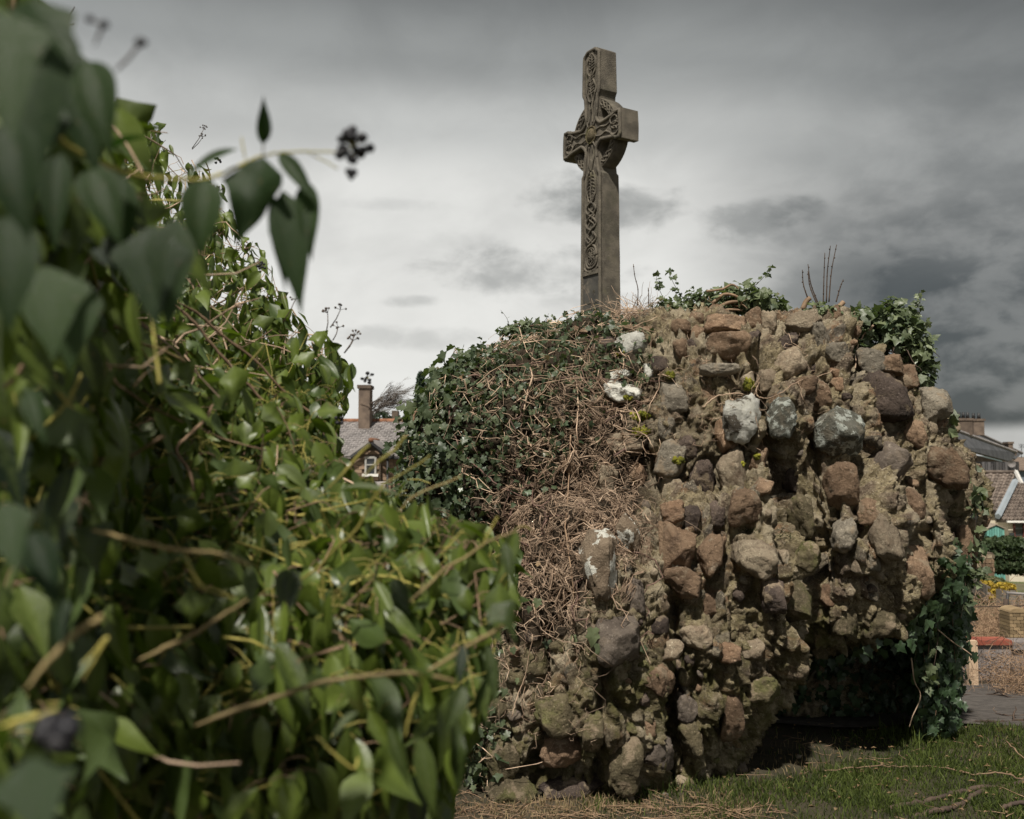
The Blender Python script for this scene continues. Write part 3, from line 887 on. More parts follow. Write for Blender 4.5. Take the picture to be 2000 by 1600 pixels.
def sd_(x, y):
    p = np.stack([x, y, x * 0], 1)
    return sstep(.05, .5, fbm(p * 2.3, 260, 3)) * sstep(7, 6, y) * .9 + 1.2 * np.exp(-(((x - .55) / .6) ** 2 + ((y - 4.6) / .3) ** 2))
so = blades(6500, (-.6, 4.2), (4.1, 6.3), sd_, (.02, .055), 'dry_grass', M['straw'], w=.0016)
tag(so, 'pale dead grass and plant litter lying on the lawn', 'dry grass'); so['kind'] = 'stuff'

xf = blades(6000, (-.6, 1.1), (4.2, 4.95), lambda x, y: .9 * np.exp(-((y - 4.62 - .12 * x) / .16) ** 2), (.015, .05), 'foot_litter', M['straw'], w=.0018)
tag(xf, 'matted straw and dead stems along the left foot of the block', 'dry grass'); xf['kind'] = 'stuff'
# small litter: twigs on the lawn
def wander(p0, d, n, step, turn=.3, flat=False):
    p = np.array(p0, float); d = np.array(d, float); d /= np.linalg.norm(d)
    pts = [p.copy()]
    for _ in range(n):
        d = d + rng.normal(size=3) * turn
        if flat:
            d[2] *= .3
        d /= np.linalg.norm(d)
        p = p + d * step
        pts.append(p.copy())
    return pts
def poly_world(pl, Yf):
    return [P(x, y, Yf(x, y) if callable(Yf) else Yf) for x, y in pl]
def smooth_path(pts, n=6):
    pts = [Vector(p) for p in pts]
    out = []
    q = [pts[0] * 2 - pts[1]] + pts + [pts[-1] * 2 - pts[-2]]
    for i in range(1, len(q) - 2):
        for j in range(n):
            t = j / n
            a, b, c, d = q[i - 1], q[i], q[i + 1], q[i + 2]
            out.append(.5 * ((2 * b) + (c - a) * t + (2 * a - 5 * b + 4 * c - d) * t * t + (3 * b - a - 3 * c + d) * t ** 3))
    out.append(pts[-1])
    return out
def ground_pt(px, py, lift=.02):
    """where the ray through that point meets the lawn"""
    d = ray(px, py)
    lo, hi = 1.0, 60.0
    for _ in range(50):
        mid = (lo + hi) / 2
        p = CAMP + d * mid
        if p.z > float(terrain(p.x, p.y)):
            lo = mid
        else:
            hi = mid
    p = CAMP + d * lo
    p.z = float(terrain(p.x, p.y)) + lift
    return p
def branch(pl, r0, r1, label, m='dark_stem', lift=.02, twigs=0):
    pts = smooth_path([ground_pt(x, y, lift + .012 * (i % 2)) for i, (x, y) in enumerate(pl)], 7)
    pts = [p + Vector(rng.normal(size=3) * .003) for p in pts]
    mb = MB(); n = len(pts)
    mb.tube(pts, np.linspace(r0, r1, n) * (1 + .12 * np.sin(np.arange(n) * 2.1)), 7)
    o = mb.build('fallen_branch', M[m], None, True)
    tag(o, label, 'branch', 'bare branches lying on the ground')
    for _ in range(twigs):
        i = random.randrange(2, n - 2)
        d = np.array(pts[i + 1] - pts[i]); d = d / np.linalg.norm(d) + rng.normal(size=3) * .5
        d[2] = abs(d[2]) * .5
        MB().tube(wander(pts[i], d, 6, .035, .22), (r1 * .8, r1 * .25), 4).build('twig', M[m], o, True)
    return o
branch([(1705, 1592), (1760, 1578), (1830, 1560), (1900, 1545), (1960, 1538), (2010, 1532)], .010, .015, 'long dark fallen branch crossing the grass at the lower right corner', lift=.0)
branch([(1782, 1596), (1830, 1588), (1870, 1574), (1905, 1556), (1925, 1545)], .014, .011, 'shorter thick dark branch forking under the long fallen one', lift=0)
branch([(1890, 1418), (1930, 1420), (1970, 1417), (2010, 1416)], .007, .010, 'thin dark branch lying along the edge of the path', twigs=2)
branch([(1820, 1361), (1860, 1366), (1905, 1362), (1950, 1366), (1990, 1372)], .006, .008, 'crooked thin branch lying across the middle of the path', twigs=3)
branch([(1940, 1400), (1965, 1408), (2005, 1405)], .005, .005, 'small twig on the path near the dead brambles')
branch([(1960, 1588), (1985, 1583), (2020, 1580)], .010, .010, 'dark stub of branch at the right edge of the grass below the long branch')
branch([(1780, 1505), (1840, 1512), (1900, 1520), (1950, 1522), (2000, 1530)], .004, .004, 'slim pale brown twig lying in the middle of the grass', m='brown_stem')
branch([(1610, 1516), (1700, 1509), (1780, 1505)], .004, .003, 'slim brown twig lying in the shade below the masonry block', m='brown_stem')
branch([(1965, 1465), (1985, 1490), (2005, 1505)], .004, .003, 'upright leaning twig at the right edge of the lawn', m='brown_stem', lift=.05)
mb = MB()
for _ in range(430):
    x, y = random.uniform(-.2, 3.6), random.uniform(4.4, 6.9)
    if _ > 100:
        x, y = random.uniform(-.4, 1.2), random.gauss(4.62, .12)
    mb.tube(wander((x, y, float(terrain(x, y)) + random.uniform(.012, .03)), (random.uniform(-1, 1), random.uniform(-1, 1), 0), 4, random.uniform(.015, .05), .25, True), (random.uniform(.0015, .003), .001), 3, random.random())
lo_ = mb.build('twig_litter', M['brown_stem'], None, True)
tag(lo_, 'scattered tiny dead twigs on soil, grass and path', 'litter'); lo_['kind'] = 'stuff'
mb = MB()
for _ in range(520):
    x, y = random.uniform(-.2, 3.8), random.uniform(4.5, 6.1)
    z = float(terrain(x, y)) + random.uniform(.015, .035)
    a = random.uniform(0, 6.28); s = random.uniform(.008, .02)
    c, sn = math.cos(a), math.sin(a)
    mb.add([(x + s * c, y + s * sn, z), (x - s * .5 * sn, y + s * .5 * c, z + .006), (x - s * c, y - s * sn, z + .002), (x + s * .5 * sn, y - s * .5 * c, z + .008)], [(0, 1, 2), (0, 2, 3)], random.random())
lo_ = mb.build('dead_leaf_litter', M['dead_leaf'], None)
tag(lo_, 'small curled brown leaves scattered over soil and grass', 'leaf litter'); lo_['kind'] = 'stuff'
# pebbles at the foot of the block
for (px, py, w, lb_) in ((1228, 1566, 24, 'pale round stone lying under the left foot of the block'), (1190, 1580, 14, 'small grey stone left of the pale round one'), (1300, 1556, 14, 'small grey stone right of the pale round one'),
                         (1392, 1500, 18, 'grey stone lying in the shade under the overhang'), (1462, 1478, 16, 'grey stone at the edge of the dark hollow'), (1560, 1480, 12, 'tiny grey stone inside the dark hollow')):
    g = ground_pt(px, py, 0)
    v, f = stone_mesh(2, .3, px)
    k = g.y / FPX * w / 2
    o = MB().add(v * np.array((k, k, k * .7)) , f).build('loose_stone', M['st_grey'] if w < 20 else M['st_tan'], None, True)
    o.location = (g.x, g.y, g.z + k * .4)
    tag(o, lb_, 'stone', 'loose stones under the block')

# ------------------------------------------------------------------ Celtic cross
CY = 12.0
c0 = P(1173, 268, CY)                       # centre of the wheel head
CROSS_ROT = R(57)
cr_rot = Matrix.Rotation(-CROSS_ROT, 3, 'Z')
cross = thing('celtic_cross', 'tall carved sandstone Celtic cross with ringed head standing behind the ruin', 'cross', (c0.x, c0.y, float(terrain(c0.x, c0.y))))
def clocal(v):
    """local frame: u along the carved face, w into the stone (0 = centre plane, - towards the carved face), z height above the head centre"""
    v = np.asarray(v, float)
    z = v[:, 2]
    k = np.interp(z, [-4.6, -.5, 0, 1.1], [1.20, 1.0, .98, .86])
    kd = np.interp(z, [-4.6, -.5, 0, 1.1], [1.22, 1.0, 1.0, .90])
    q = np.stack([v[:, 0] * k, v[:, 1] * kd, z], 1)
    q = q @ np.array(cr_rot).T
    return q + np.array(c0)
DEP = .135                                  # half depth of the stone
HW = .185                                   # half width of the shaft
AH = .178                                   # half height of the arm ends
AU = .575                                   # arm reach
TZ = 1.06                                   # top
def arc(cx, cz, r, a0, a1, n=10):
    return [(cx + r * math.cos(R(a0 + (a1 - a0) * i / n)), cz + r * math.sin(R(a0 + (a1 - a0) * i / n))) for i in range(n + 1)]
def cross_outline(ins=0.0):
    h = .112 - ins * .6                     # narrow waist
    ra = .155 + ins
    # one quarter: from shaft edge round the armpit to the arm edge (centre of the armpit circle)
    q = h + ra - ins * .4
    cc = .262
    a = arc(cc, cc, ra, 180 + 68, 180 + 22, 10)        # from the arm side to the shaft side, bulging to the centre
    up = [(HW - ins, .50)]
    pts = []
    # start top right going clockwise
    pts += [(HW - ins, TZ - .05 - ins), (HW - ins, .52), (HW - .035 - ins, .47)]
    pts += [(x, z) for x, z in reversed(a)]
    pts += [(.44, AH - .03 - ins * .8), (.48, AH - ins), (AU - ins, AH - ins)]
    right = pts[:]
    low = [(AU - ins, -AH + ins), (.48, -AH + ins), (.44, -AH + .03 + ins * .8)] + [(x, -z) for x, z in a] + [(HW - .03 - ins, -.46), (HW - ins, -.50)]
    full = right + low + [(HW - ins, -4.5)]
    left = [(-x, z) for x, z in reversed(full)]
    return [(.10 - ins * .5, TZ - ins), *full, *left, (-.10 + ins * .5, TZ - ins)]
def prism(outline, w0, w1, bev=.0):
    """solid with given outline between planes w0 (front) and w1 (back), densified so the taper curves"""
    bm = bmesh.new()
    fr = [bm.verts.new((x, w0, z)) for x, z in outline]
    face = bm.faces.new(fr)
    ret = bmesh.ops.extrude_face_region(bm, geom=[face])
    vs = [g for g in ret['geom'] if isinstance(g, bmesh.types.BMVert)]
    for q in vs:
        q.co.y = w1
    bmesh.ops.recalc_face_normals(bm, faces=bm.faces[:])
    if bev:
        ed = [e for e in bm.edges if abs(e.verts[0].co.y - e.verts[1].co.y) < 1e-6]
        bmesh.ops.bevel(bm, geom=ed, offset=bev, segments=2, affect='EDGES')
    bmesh.ops.triangulate(bm, faces=[f for f in bm.faces if len(f.verts) > 4])
    long_ = [e for e in bm.edges if e.calc_length() > .5]
    for _ in range(4):
        long_ = [e for e in bm.edges if e.calc_length() > .35]
        if not long_:
            break
        bmesh.ops.subdivide_edges(bm, edges=long_, cuts=1)
        bmesh.ops.triangulate(bm, faces=[f for f in bm.faces if len(f.verts) > 4])
    v = np.array([q.co[:] for q in bm.verts]); f = [tuple(q.index for q in p.verts) for p in bm.faces]
    bm.free()
    return v, f
v, f = prism(cross_outline(), -DEP, DEP, .012)
v = v + (fbm(v * 9, 300, 2) * .004)[:, None]
MB().add(clocal(v), f).build('shaft', M['sandstone'], cross)
# ring (four quadrants, set back from the face)
for q in range(4):
    mb = MB()
    a = np.linspace(R(q * 90 + 14), R(q * 90 + 76), 15)
    ro, ri, wd = .445, .335, .088
    vv = []
    for t in a:
        for (r_, w_) in ((ri, -wd), (ro, -wd), (ro, wd), (ri, wd)):
            vv.append((r_ * math.cos(t), w_, r_ * math.sin(t)))
    ff = []
    for i in range(len(a) - 1):
        for j in range(4):
            k = (j + 1) % 4
            ff.append((i * 4 + j, i * 4 + k, (i + 1) * 4 + k, (i + 1) * 4 + j))
    mb.add(clocal(vv), ff)
    # carved cable on the ring's face
    for s in (-1, 1):
        pts = [((.39 + s * .026 * math.sin((t - a[0]) * 16)) * math.cos(t), -wd - .006 - .004 * s * math.cos((t - a[0]) * 16), (.39 + s * .026 * math.sin((t - a[0]) * 16)) * math.sin(t)) for t in np.linspace(a[0], a[-1], 44)]
        mb.tube(clocal(pts), .0125, 5)
    for rr in (ri + .012, ro - .012):
        mb.tube(clocal([(rr * math.cos(t), -wd - .002, rr * math.sin(t)) for t in a]), .011, 5)
    mb.build('ring_quadrant', M['sandstone'], cross, True)
# raised rim round the carved face
FW = -DEP - .004
ol = cross_outline(.022)
def densify(pl, d=.03, closed=True):
    out = []
    n = len(pl)
    for i in range(n if closed else n - 1):
        a, b = np.array(pl[i]), np.array(pl[(i + 1) % n])
        m = max(1, int(np.linalg.norm(b - a) / d))
        out += [tuple(a + (b - a) * j / m) for j in range(m)]
    if closed:
        out.append(out[0])
    return out
mb = MB()
dl = [p for p in densify(ol, .05) ]
mb.tube(clocal([(x, FW - .004, z) for x, z in dl]), .0225, 6)
mb.build('rim', M['sandstone'], cross, True)
# interlace and scrolls as round cords standing on the face
def cord(mb, f_, t0, t1, n, r=.0125, ph=0, amp=.006):
    t = np.linspace(t0, t1, n)
    pts = []
    for i, q in enumerate(t):
        u, z = f_(q)
        pts.append((u, FW - .007 - amp * math.cos(i * math.pi * 2 / 12 + ph), z))
    mb.tube(clocal(pts), r, 5)
mb = MB()
w_ = .098
# shaft vine from the collar down to the plaque: wheel, plait, leaf scroll
zt, zb = -.46, -1.62
for s in (-1, 1):
    cord(mb, lambda t: (s * w_ * .95 * math.sin(t * math.pi * 3.0), zt - .36 - t * .52), 0, 1, 60, .0145, s)
    cord(mb, lambda t: (s * w_ * (.35 + .6 * math.sin(t * math.pi)), zt + .02 - t * .38), 0, 1, 26, .014, s)
    cord(mb, lambda t: (s * w_ * .55 * math.sin(t * math.pi * 4 + .8), zt - .38 - t * .48), 0, 1, 60, .010, -s)
cord(mb, lambda t: (.01 * math.sin(t * 6), zt - t * .36), 0, 1, 20, .012)
for k in range(7):        # leaf lobes in the scroll
    for s in (-1, 1):
        z0 = zt - .05 - k * .042
        cord(mb, lambda t: (s * (.016 + .05 * t), z0 - .028 * t + .02 * math.sin(t * 3)), 0, 1, 6, .0085)
zc = zt - 1.02
for rr, r_ in ((.108, .015), (.078, .009)):
    cord(mb, lambda t: (rr * math.cos(t), zc + rr * 1.32 * math.sin(t)), 0, 6.283, 34, r_)
for k in range(6):        # palmette in the wheel
    a = R(90 + k * 60)
    cord(mb, lambda t: (.064 * t * math.cos(a) + .012 * math.sin(t * 3) , zc + .088 * t * math.sin(a)), 0, 1, 8, .0105)
    cord(mb, lambda t: (.026 * math.cos(t) + .040 * math.cos(a), zc + .03 * math.sin(t) + .056 * math.sin(a)), 0, 6.28, 12, .0065)
for s in (-1, 1):
    cord(mb, lambda t: (s * (.03 + .10 * t), zc - .175 + .05 * t * t), 0, 1, 8, .014)
# upper arm: vine scroll in two loops with leaves
for s in (-1, 1):
    cord(mb, lambda t: (s * w_ * (.12 + .85 * abs(math.sin(t * math.pi * 2)) ** .8), .40 + t * .60), 0, 1, 60, .013, s)
    for z0, sc in ((.50, 1), (.62, 1.1), (.80, 1), (.90, .9)):
        for k in range(4):
            cord(mb, lambda t: (s * (.012 + .045 * t * sc), z0 + k * .034 + .03 * t), 0, 1, 6, .0085)
cord(mb, lambda t: (.02 * math.sin(t * 9), .30 + t * .68), 0, 1, 40, .010)
for s in (-1, 1):
    cord(mb, lambda t: (s * (.045 - .02 * math.sin(t * 3.1)), .14 + t * .30), 0, 1, 18, .011)
# side arms: knots and the bands that run from the boss
for s in (-1, 1):
    for q in (-1, 1):
        cord(mb, lambda t: (s * (.10 + .38 * t), q * (.035 + .07 * t * t + .018 * math.sin(t * 9))), 0, 1, 26, .0115, q)
        cord(mb, lambda t: (s * (.445 + .062 * math.cos(t)), q * .066 + .052 * math.sin(t)), 0, 6.28, 20, .0105, q)
        cord(mb, lambda t: (s * (.40 + .12 * t), q * (.012 + .03 * math.sin(t * 3))), 0, 1, 8, .009)
        cord(mb, lambda t: (s * (.05 + .075 * math.sin(t * 1.5)), q * (.10 + .20 * t)), 0, 1, 14, .011)
    cord(mb, lambda t: (s * (.03 + .02 * math.sin(t * 4)), -.14 - t * .30), 0, 1, 18, .011)
mb.build('knotwork', M['sandstone'], cross, True)
# boss
mb = MB()
v0, f0 = ICO[3]
mb.add(clocal(np.stack([v0[:, 0] * .078, FW + v0[:, 1] * .05, v0[:, 2] * .085], 1)), f0)
mb.tube(clocal([(.095 * math.cos(t), FW - .006, .10 * math.sin(t)) for t in np.linspace(0, 6.283, 26)]), .014, 6)
mb.build('boss', M['st_moss'], cross, True)
# rail over the plaque and the plaque itself
mb = MB()
vv, ff = prism([(-.165, -1.70), (.165, -1.70), (.165, -1.645), (-.165, -1.645)], FW - .018, FW + .02)
mb.add(clocal(vv), ff).build('rail', M['sandstone'], cross)
vv, ff = prism([(-.158, -2.85), (.158, -2.85), (.158, -1.705), (-.158, -1.705)], FW - .003, FW + .02)
plq = MB().add(clocal(vv), ff).build('plaque', M['plaque'], cross)
# worn, no longer readable lines of raised letter remains
mb = MB()
for zi, z in enumerate((-1.905, -2.03, -2.11, -2.19, -2.27, -2.35, -2.43, -2.52)):
    if zi == 0:
        xs_ = [.035, .06]
    else:
        xs_ = np.arange(-.12 + random.uniform(0, .02), .13, .030)
    for x in xs_:
        if zi and random.random() < .2:
            continue
        for _ in range(2):
            x0, z0_ = x + random.uniform(-.008, .008), z + random.uniform(-.014, .014)
            ww, hh = random.choice(((.0035, .018), (.011, .004), (.004, .012)))
            a, b = (x0 - ww, FW - .008, z0_ - hh), (x0 + ww, FW - .004, z0_ + hh)
            v8 = [(p, q, r_) for p in (a[0], b[0]) for q in (a[1], b[1]) for r_ in (a[2], b[2])]
            mb.add(clocal(v8), [(0, 1, 3, 2), (4, 6, 7, 5), (0, 4, 5, 1), (2, 3, 7, 6), (0, 2, 6, 4), (1, 5, 7, 3)])
mb.build('worn_lettering', M['sandstone'], plq)
# plinth
gzc = float(terrain(c0.x, c0.y)) - c0.z
zb = -4.5
for i, (hw, z0_, z1) in enumerate(((.75, gzc - .1, gzc + .35), (.55, gzc + .352, gzc + .7), (.38, gzc + .702, max(zb + .02, gzc + .95)))):
    vv, ff = prism([(-hw, z0_), (hw, z0_), (hw, z1), (-hw, z1)], -hw * .8, hw * .8)
    q = vv @ np.array(cr_rot).T + np.array(c0)
    MB().add(q, ff).build('plinth_step', M['sandstone'], cross)

# ------------------------------------------------------------------ background, left of the block: stone house
M['slate'] = mat('roof_slate', (.20, .185, .18), (.29, .265, .255), 1.5, .8, .4, 8, .01, tone=.3)
M['slate_dark'] = mat('roof_slate_dark', (.06, .062, .065), (.11, .11, .115), 1.5, .6, .4, 8, .01, tone=.3)
M['ridge'] = mat('ridge_terracotta', (.20, .095, .055), (.28, .14, .085), 3, .9, .3, 10, .01)
M['brickwork'] = mat('house_stone', (.17, .115, .08), (.27, .19, .13), 1.6, .95, .5, 9, .02, tone=.4, orand=.35)
M['joint'] = mat('house_joint', (.10, .075, .055), (.15, .115, .085), 3, 1, .3, 10, .01)
M['white_paint'] = mat('white_paint', (.62, .60, .56), (.72, .70, .66), 4, .6, .1, 10, .005)
M['old_white'] = mat('weathered_white_paint', (.30, .29, .27), (.40, .385, .36), 4, .7, .1, 10, .005)
M['black_paint'] = mat('black_paint', (.02, .02, .022), (.035, .035, .036), 4, .5, .1, 10, .005)
M['glass'] = mat('window_glass', (.02, .024, .028), (.045, .05, .055), 2, .12, 0, 10, .005, spec=.8)
M['chimney_brick'] = mat('chimney_brick', (.095, .072, .058), (.16, .12, .092), 3, .95, .5, 9, .02, tone=.3)
M['cream'] = mat('cream_render', (.62, .55, .43), (.70, .62, .50), 2, .9, .3, 12, .005)
M['pantile'] = mat('concrete_tile', (.105, .082, .068), (.185, .150, .125), 4, .9, .3, 20, .01, tone=.35)
HY = 42.0
def hp(px, py, Y=HY):
    return P(px, py, Y)
house = thing('stone_house', 'brown stone house with grey slate roof, small gable and tall chimney left of the ruin', 'house', (hp(740, 950).x, HY, float(terrain(0, HY))))
def plate(mb, p0, p1, p2, p3, th, tone=.5, mi=0):
    """a slab from four corners, th thick away from its face"""
    a = [np.array(p) for p in (p0, p1, p2, p3)]
    n = np.cross(a[1] - a[0], a[3] - a[0]); n /= np.linalg.norm(n)
    b = [q - n * th for q in a]
    mb.add(a + b, [(0, 1, 2, 3), (7, 6, 5, 4), (0, 4, 5, 1), (1, 5, 6, 2), (2, 6, 7, 3), (3, 7, 4, 0)], tone, mi)
zr = hp(700, 816).z; ze = hp(700, 892).z
xl, xr_ = hp(560, 850).x, hp(860, 850).x
yr = HY + 4.0
gz_h = float(terrain(0, HY)) - .3
def roof_rows(name, parent, E0, E1, R0, R1, rows, cols, m, th=.02, kind='stuff'):
    """overlapping courses of slates between eaves E0-E1 and ridge R0-R1"""
    mb = MB()
    E0, E1, R0, R1 = map(lambda q: np.array(q, float), (E0, E1, R0, R1))
    n = np.cross(E1 - E0, R0 - E0); n /= np.linalg.norm(n)
    if n[2] < 0:
        n = -n
    for r in range(rows):
        t0, t1 = r / rows, (r + 1.12) / rows
        for c in range(cols):
            s0 = (c + (.5 if r % 2 else 0)) / cols; s1 = s0 + 1 / cols
            s0, s1 = min(s0 + .004, 1), min(s1 - .004, 1)
            if s1 <= s0:
                continue
            a = E0 + (E1 - E0) * s0; b = E0 + (E1 - E0) * s1
            a2 = R0 + (R1 - R0) * s0; b2 = R0 + (R1 - R0) * s1
            q = [a + (a2 - a) * t0 + n * th * 1.6, b + (b2 - b) * t0 + n * th * 1.6, b + (b2 - b) * min(t1, 1) + n * th * .4, a + (a2 - a) * min(t1, 1) + n * th * .4]
            lo = [q[0] - n * th, q[1] - n * th]
            mb.add(q + lo, [(0, 1, 2, 3), (4, 5, 1, 0)], random.random())
    o = mb.build(name, m, parent)
    if kind:
        o['kind'] = kind
    return o
# body
mb = MB(); mb.box((xl, HY + .12, gz_h), (xr_, HY + 8, ze + .02)); mb.build('wall_core', M['joint'], house)
# slate slope and ridge tiles
mb = MB()
plate(mb, (xl, HY - .25, ze), (xr_, HY - .25, ze), (xr_, yr, zr), (xl, yr, zr), .1)
plate(mb, (xr_, HY + 8.25, ze), (xl, HY + 8.25, ze), (xl, yr, zr - .002), (xr_, yr, zr - .002), .1)
rf = mb.build('roof', M['slate'], house)
roof_rows('slate', rf, (xl, HY - .25, ze), (xr_, HY - .25, ze), (xl, yr, zr), (xr_, yr, zr), 19, 26, M['slate'])
for i in range(14):
    x = xl + i * .46
    MB().tube([(x, yr, zr + .02), (x + .45, yr, zr + .02)], .11, 8).build('ridge_tile', M['ridge'], rf, True)
# blocks of the front wall, course by course (visible right part)
bx0, bx1 = hp(694, 900).x, hp(806, 900).x
gx, gw = hp(728, 890).x, hp(766, 890).x - hp(728, 890).x       # gable centre and half width
def rows_of_blocks(parent, x0, x1, z0, z1, y, ch=.155, bw=.36, clip=None, m='brickwork', name='brick'):
    protos = []
    r = 0
    z = z0
    while z < z1:
        x = x0 + (0 if r % 2 else -bw * .5)
        while x < x1:
            w = bw * random.uniform(.8, 1.25)
            a, b = max(x, x0), min(x + w - .015, x1)
            if b - a > .06 and (clip is None or clip((a + b) / 2, z + ch / 2)):
                o = MB().box((a, y - random.uniform(.0, .03), z), (b, y + .1, z + ch - .016), .5).build(name, M[m], parent)
            x += w
        z += ch; r += 1
wx0, wx1 = hp(718, 880).x, hp(735, 880).x
wz0, wz1 = hp(700, 925).z, hp(700, 893).z
def clip_main(x, z):
    return not (wx0 - .05 < x < wx1 + .05 and wz0 - .1 < z < wz1 + .1)
ew = MB().box((bx0, HY, gz_h), (bx1, HY + .115, ze)).build('front_wall', M['joint'], house)
rows_of_blocks(ew, bx0, bx1, hp(700, 960).z, ze - .05, HY - .02, clip=clip_main)
# gable
apex = hp(728, 862)
gy = HY - .30
gl, gr_ = hp(690, 890), hp(766, 891)
mb = MB()
gv = [(gl.x + .05, gy, gz_h), (gr_.x - .45, gy, gz_h), (gr_.x - .45, gy, gr_.z + .25), (apex.x, gy, apex.z - .12), (gl.x + .1, gy, gl.z + .1)]
gb = [(x, gy + .26, z) for x, y, z in gv]
mb.add(gv + gb, [(0, 1, 2, 3, 4), (9, 8, 7, 6, 5), (0, 5, 6, 1), (1, 6, 7, 2), (2, 7, 8, 3), (3, 8, 9, 4), (4, 9, 5, 0)])
gb_ = mb.build('gable', M['joint'], house)
def clip_gable(x, z):
    if not clip_main(x, z):
        return False
    s = (apex.z - gr_.z) / (gr_.x - apex.x)
    return z < apex.z - .22 - abs(x - apex.x) * s and gl.x + .1 < x
rows_of_blocks(gb_, gl.x + .1, gr_.x - .5, hp(700, 960).z, apex.z - .2, gy - .04, clip=clip_gable)
for s, e in ((1, gr_), (-1, gl)):
    mb = MB()
    plate(mb, (apex.x, gy - .25, apex.z), (e.x + s * .05, gy - .25, e.z), (e.x + s * .05, gy + 2.2, e.z), (apex.x, gy + 3.2, apex.z), .1) if s < 0 else plate(mb, (e.x + s * .05, gy - .25, e.z), (apex.x, gy - .25, apex.z + .002), (apex.x, gy + 3.2, apex.z + .002), (e.x + s * .05, gy + 2.2, e.z), .1)
    mb.build('gable_roof', M['slate'], house)
    d = Vector((e.x - apex.x, 0, e.z - apex.z))
    MB().tube([(apex.x, gy - .31, apex.z - .10), (e.x, gy - .31, e.z - .10)], .085, 4).build('bargeboard', M['black_paint'], house)
MB().tube([(apex.x, gy - .3, apex.z + .03), (apex.x, gy + 2.5, apex.z + .03)], .11, 8).build('gable_ridge', M['ridge'], house, True)
# window with white frame and sill
wn = MB()
for a, b in (((wx0 - .06, wz0), (wx0 + .02, wz1)), ((wx1 - .02, wz0), (wx1 + .06, wz1)), ((wx0 + .02, wz1 - .06), (wx1 - .02, wz1 + .03)), ((wx0 + .02, (wz0 + wz1) / 2), (wx1 - .02, (wz0 + wz1) / 2 + .05))):
    wn.box((a[0], gy - .12, a[1]), (b[0], gy - .02, b[1]))
wn = wn.build('window', M['old_white'], house)
MB().box((wx0, gy - .05, wz0), (wx1, gy - .03, wz1)).build('pane', M['glass'], wn)
MB().box((wx0 - .15, gy - .2, wz0 - .12), (wx1 + .15, gy - .021, wz0 - .01)).build('sill', M['white_paint'], wn)
lx0, lx1, lz1 = hp(716, 940).x, hp(757, 940).x, hp(700, 940).z
mb = MB(); plate(mb, (lx0, gy - 1.2, lz1 - .35), (lx1, gy - 1.2, lz1 - .35), (lx1, gy - .04, lz1), (lx0, gy - .04, lz1), .08)
mb.build('bay_roof', M['slate'], house)
MB().box((lx0 + .1, gy - 1.1, gz_h), (lx1 - .1, gy - .05, lz1 - .4)).build('bay', M['brickwork'], house)
pxx = hp(760, 890).x
MB().tube([(pxx, gy - .2, gr_.z - .05), (pxx, gy - .2, gz_h)], .05, 6).build('drainpipe', M['black_paint'], house, True)
MB().box((pxx + .06, HY - .38, ze - .10), (bx1 + .3, HY - .26, ze - .02)).build('gutter', M['black_paint'], house)
# tall chimney behind the ridge
cx0, cx1 = P(700, 800, 45).x, P(722, 800, 45).x
ct = P(700, 752, 45).z
ch = MB().box((cx0, 45, zr - 3), (cx1, 45.9, ct - .15)).build('chimney', M['chimney_brick'], house)
MB().box((cx0 - .06, 44.94, ct - .149), (cx1 + .06, 45.96, ct)).build('cap', M['chimney_brick'], ch)
for dx in ():
    MB().tube([(cx0 + dx, 45.4, ct + .002), (cx0 + dx, 45.4, ct + .3)], (.09, .07), 7).build('chimney_pot', M['chimney_brick'], ch, True)

# distant cottage chimney behind, bare tree, conifer, dark treetops
fh = thing('distant_house', 'far roof with a squat brick chimney just over the ridge of the stone house', 'house', (P(770, 810, 75).x, 75, float(terrain(0, 75))))
q0, q1 = P(765, 802, 75), P(777, 802, 75)
MB().box((q0.x, 75, q0.z - 1.5), (q1.x, 76, q0.z)).build('chimney', M['chimney_brick'], fh)
mb = MB(); z0_ = P(770, 812, 75).z
mb.add([(q0.x - 4, 74, z0_ - 3), (q1.x + 4, 74, z0_ - 3), (q1.x + 4, 77, z0_ - .3), (q0.x - 4, 77, z0_ - .3), (q1.x + 4, 80, z0_ - 3), (q0.x - 4, 80, z0_ - 3)], [(0, 1, 2, 3), (3, 2, 4, 5), (1, 4, 2), (0, 3, 5), (0, 5, 4, 1)])
mb.build('roof', M['slate_dark'], fh)
MB().box((q0.x - 3.9, 74.2, float(terrain(0, 75)) - .3), (q1.x + 3.9, 79.8, z0_ - 3.01)).build('wall', M['brickwork'], fh)

def grow(mb, p, d, r, L_, depth, bend, tone=.5, sides=5, spread=.5, kids=(2, 3), minr=.004):
    n = 5
    pts = [np.array(p, float)]
    d = np.array(d, float); d /= np.linalg.norm(d)
    for _ in range(n):
        d = d + rng.normal(size=3) * .08 + np.array(bend) * .06
        d /= np.linalg.norm(d)
        pts.append(pts[-1] + d * L_ / n)
    mb.tube(pts, (r, r * .6), sides if depth > 1 else 3, tone, cap=False)
    if depth <= 0:
        return
    for _ in range(random.randint(*kids)):
        i = random.randint(2, n)
        nd_ = d + rng.normal(size=3) * spread
        grow(mb, pts[i], nd_, max(r * .55, minr), L_ * random.uniform(.6, .85), depth - 1, bend, tone, sides, spread, kids, minr)
M['bark_far'] = mat('bare_tree_bark', (.10, .085, .075), (.16, .14, .125), 3, 1, .2, 10, .01)
bt = thing('bare_tree', 'leafless tree with fine branches leaning right behind the stone house', 'tree', (P(716, 900, 50).x, 50, float(terrain(0, 50)) - .3))
mb = MB()
b0 = np.array(bt.location)
top = np.array(P(716, 810, 50))
mb.tube([b0, b0 * .5 + top * .5 + (.2, 0, 0), top], (.2, .1), 8)
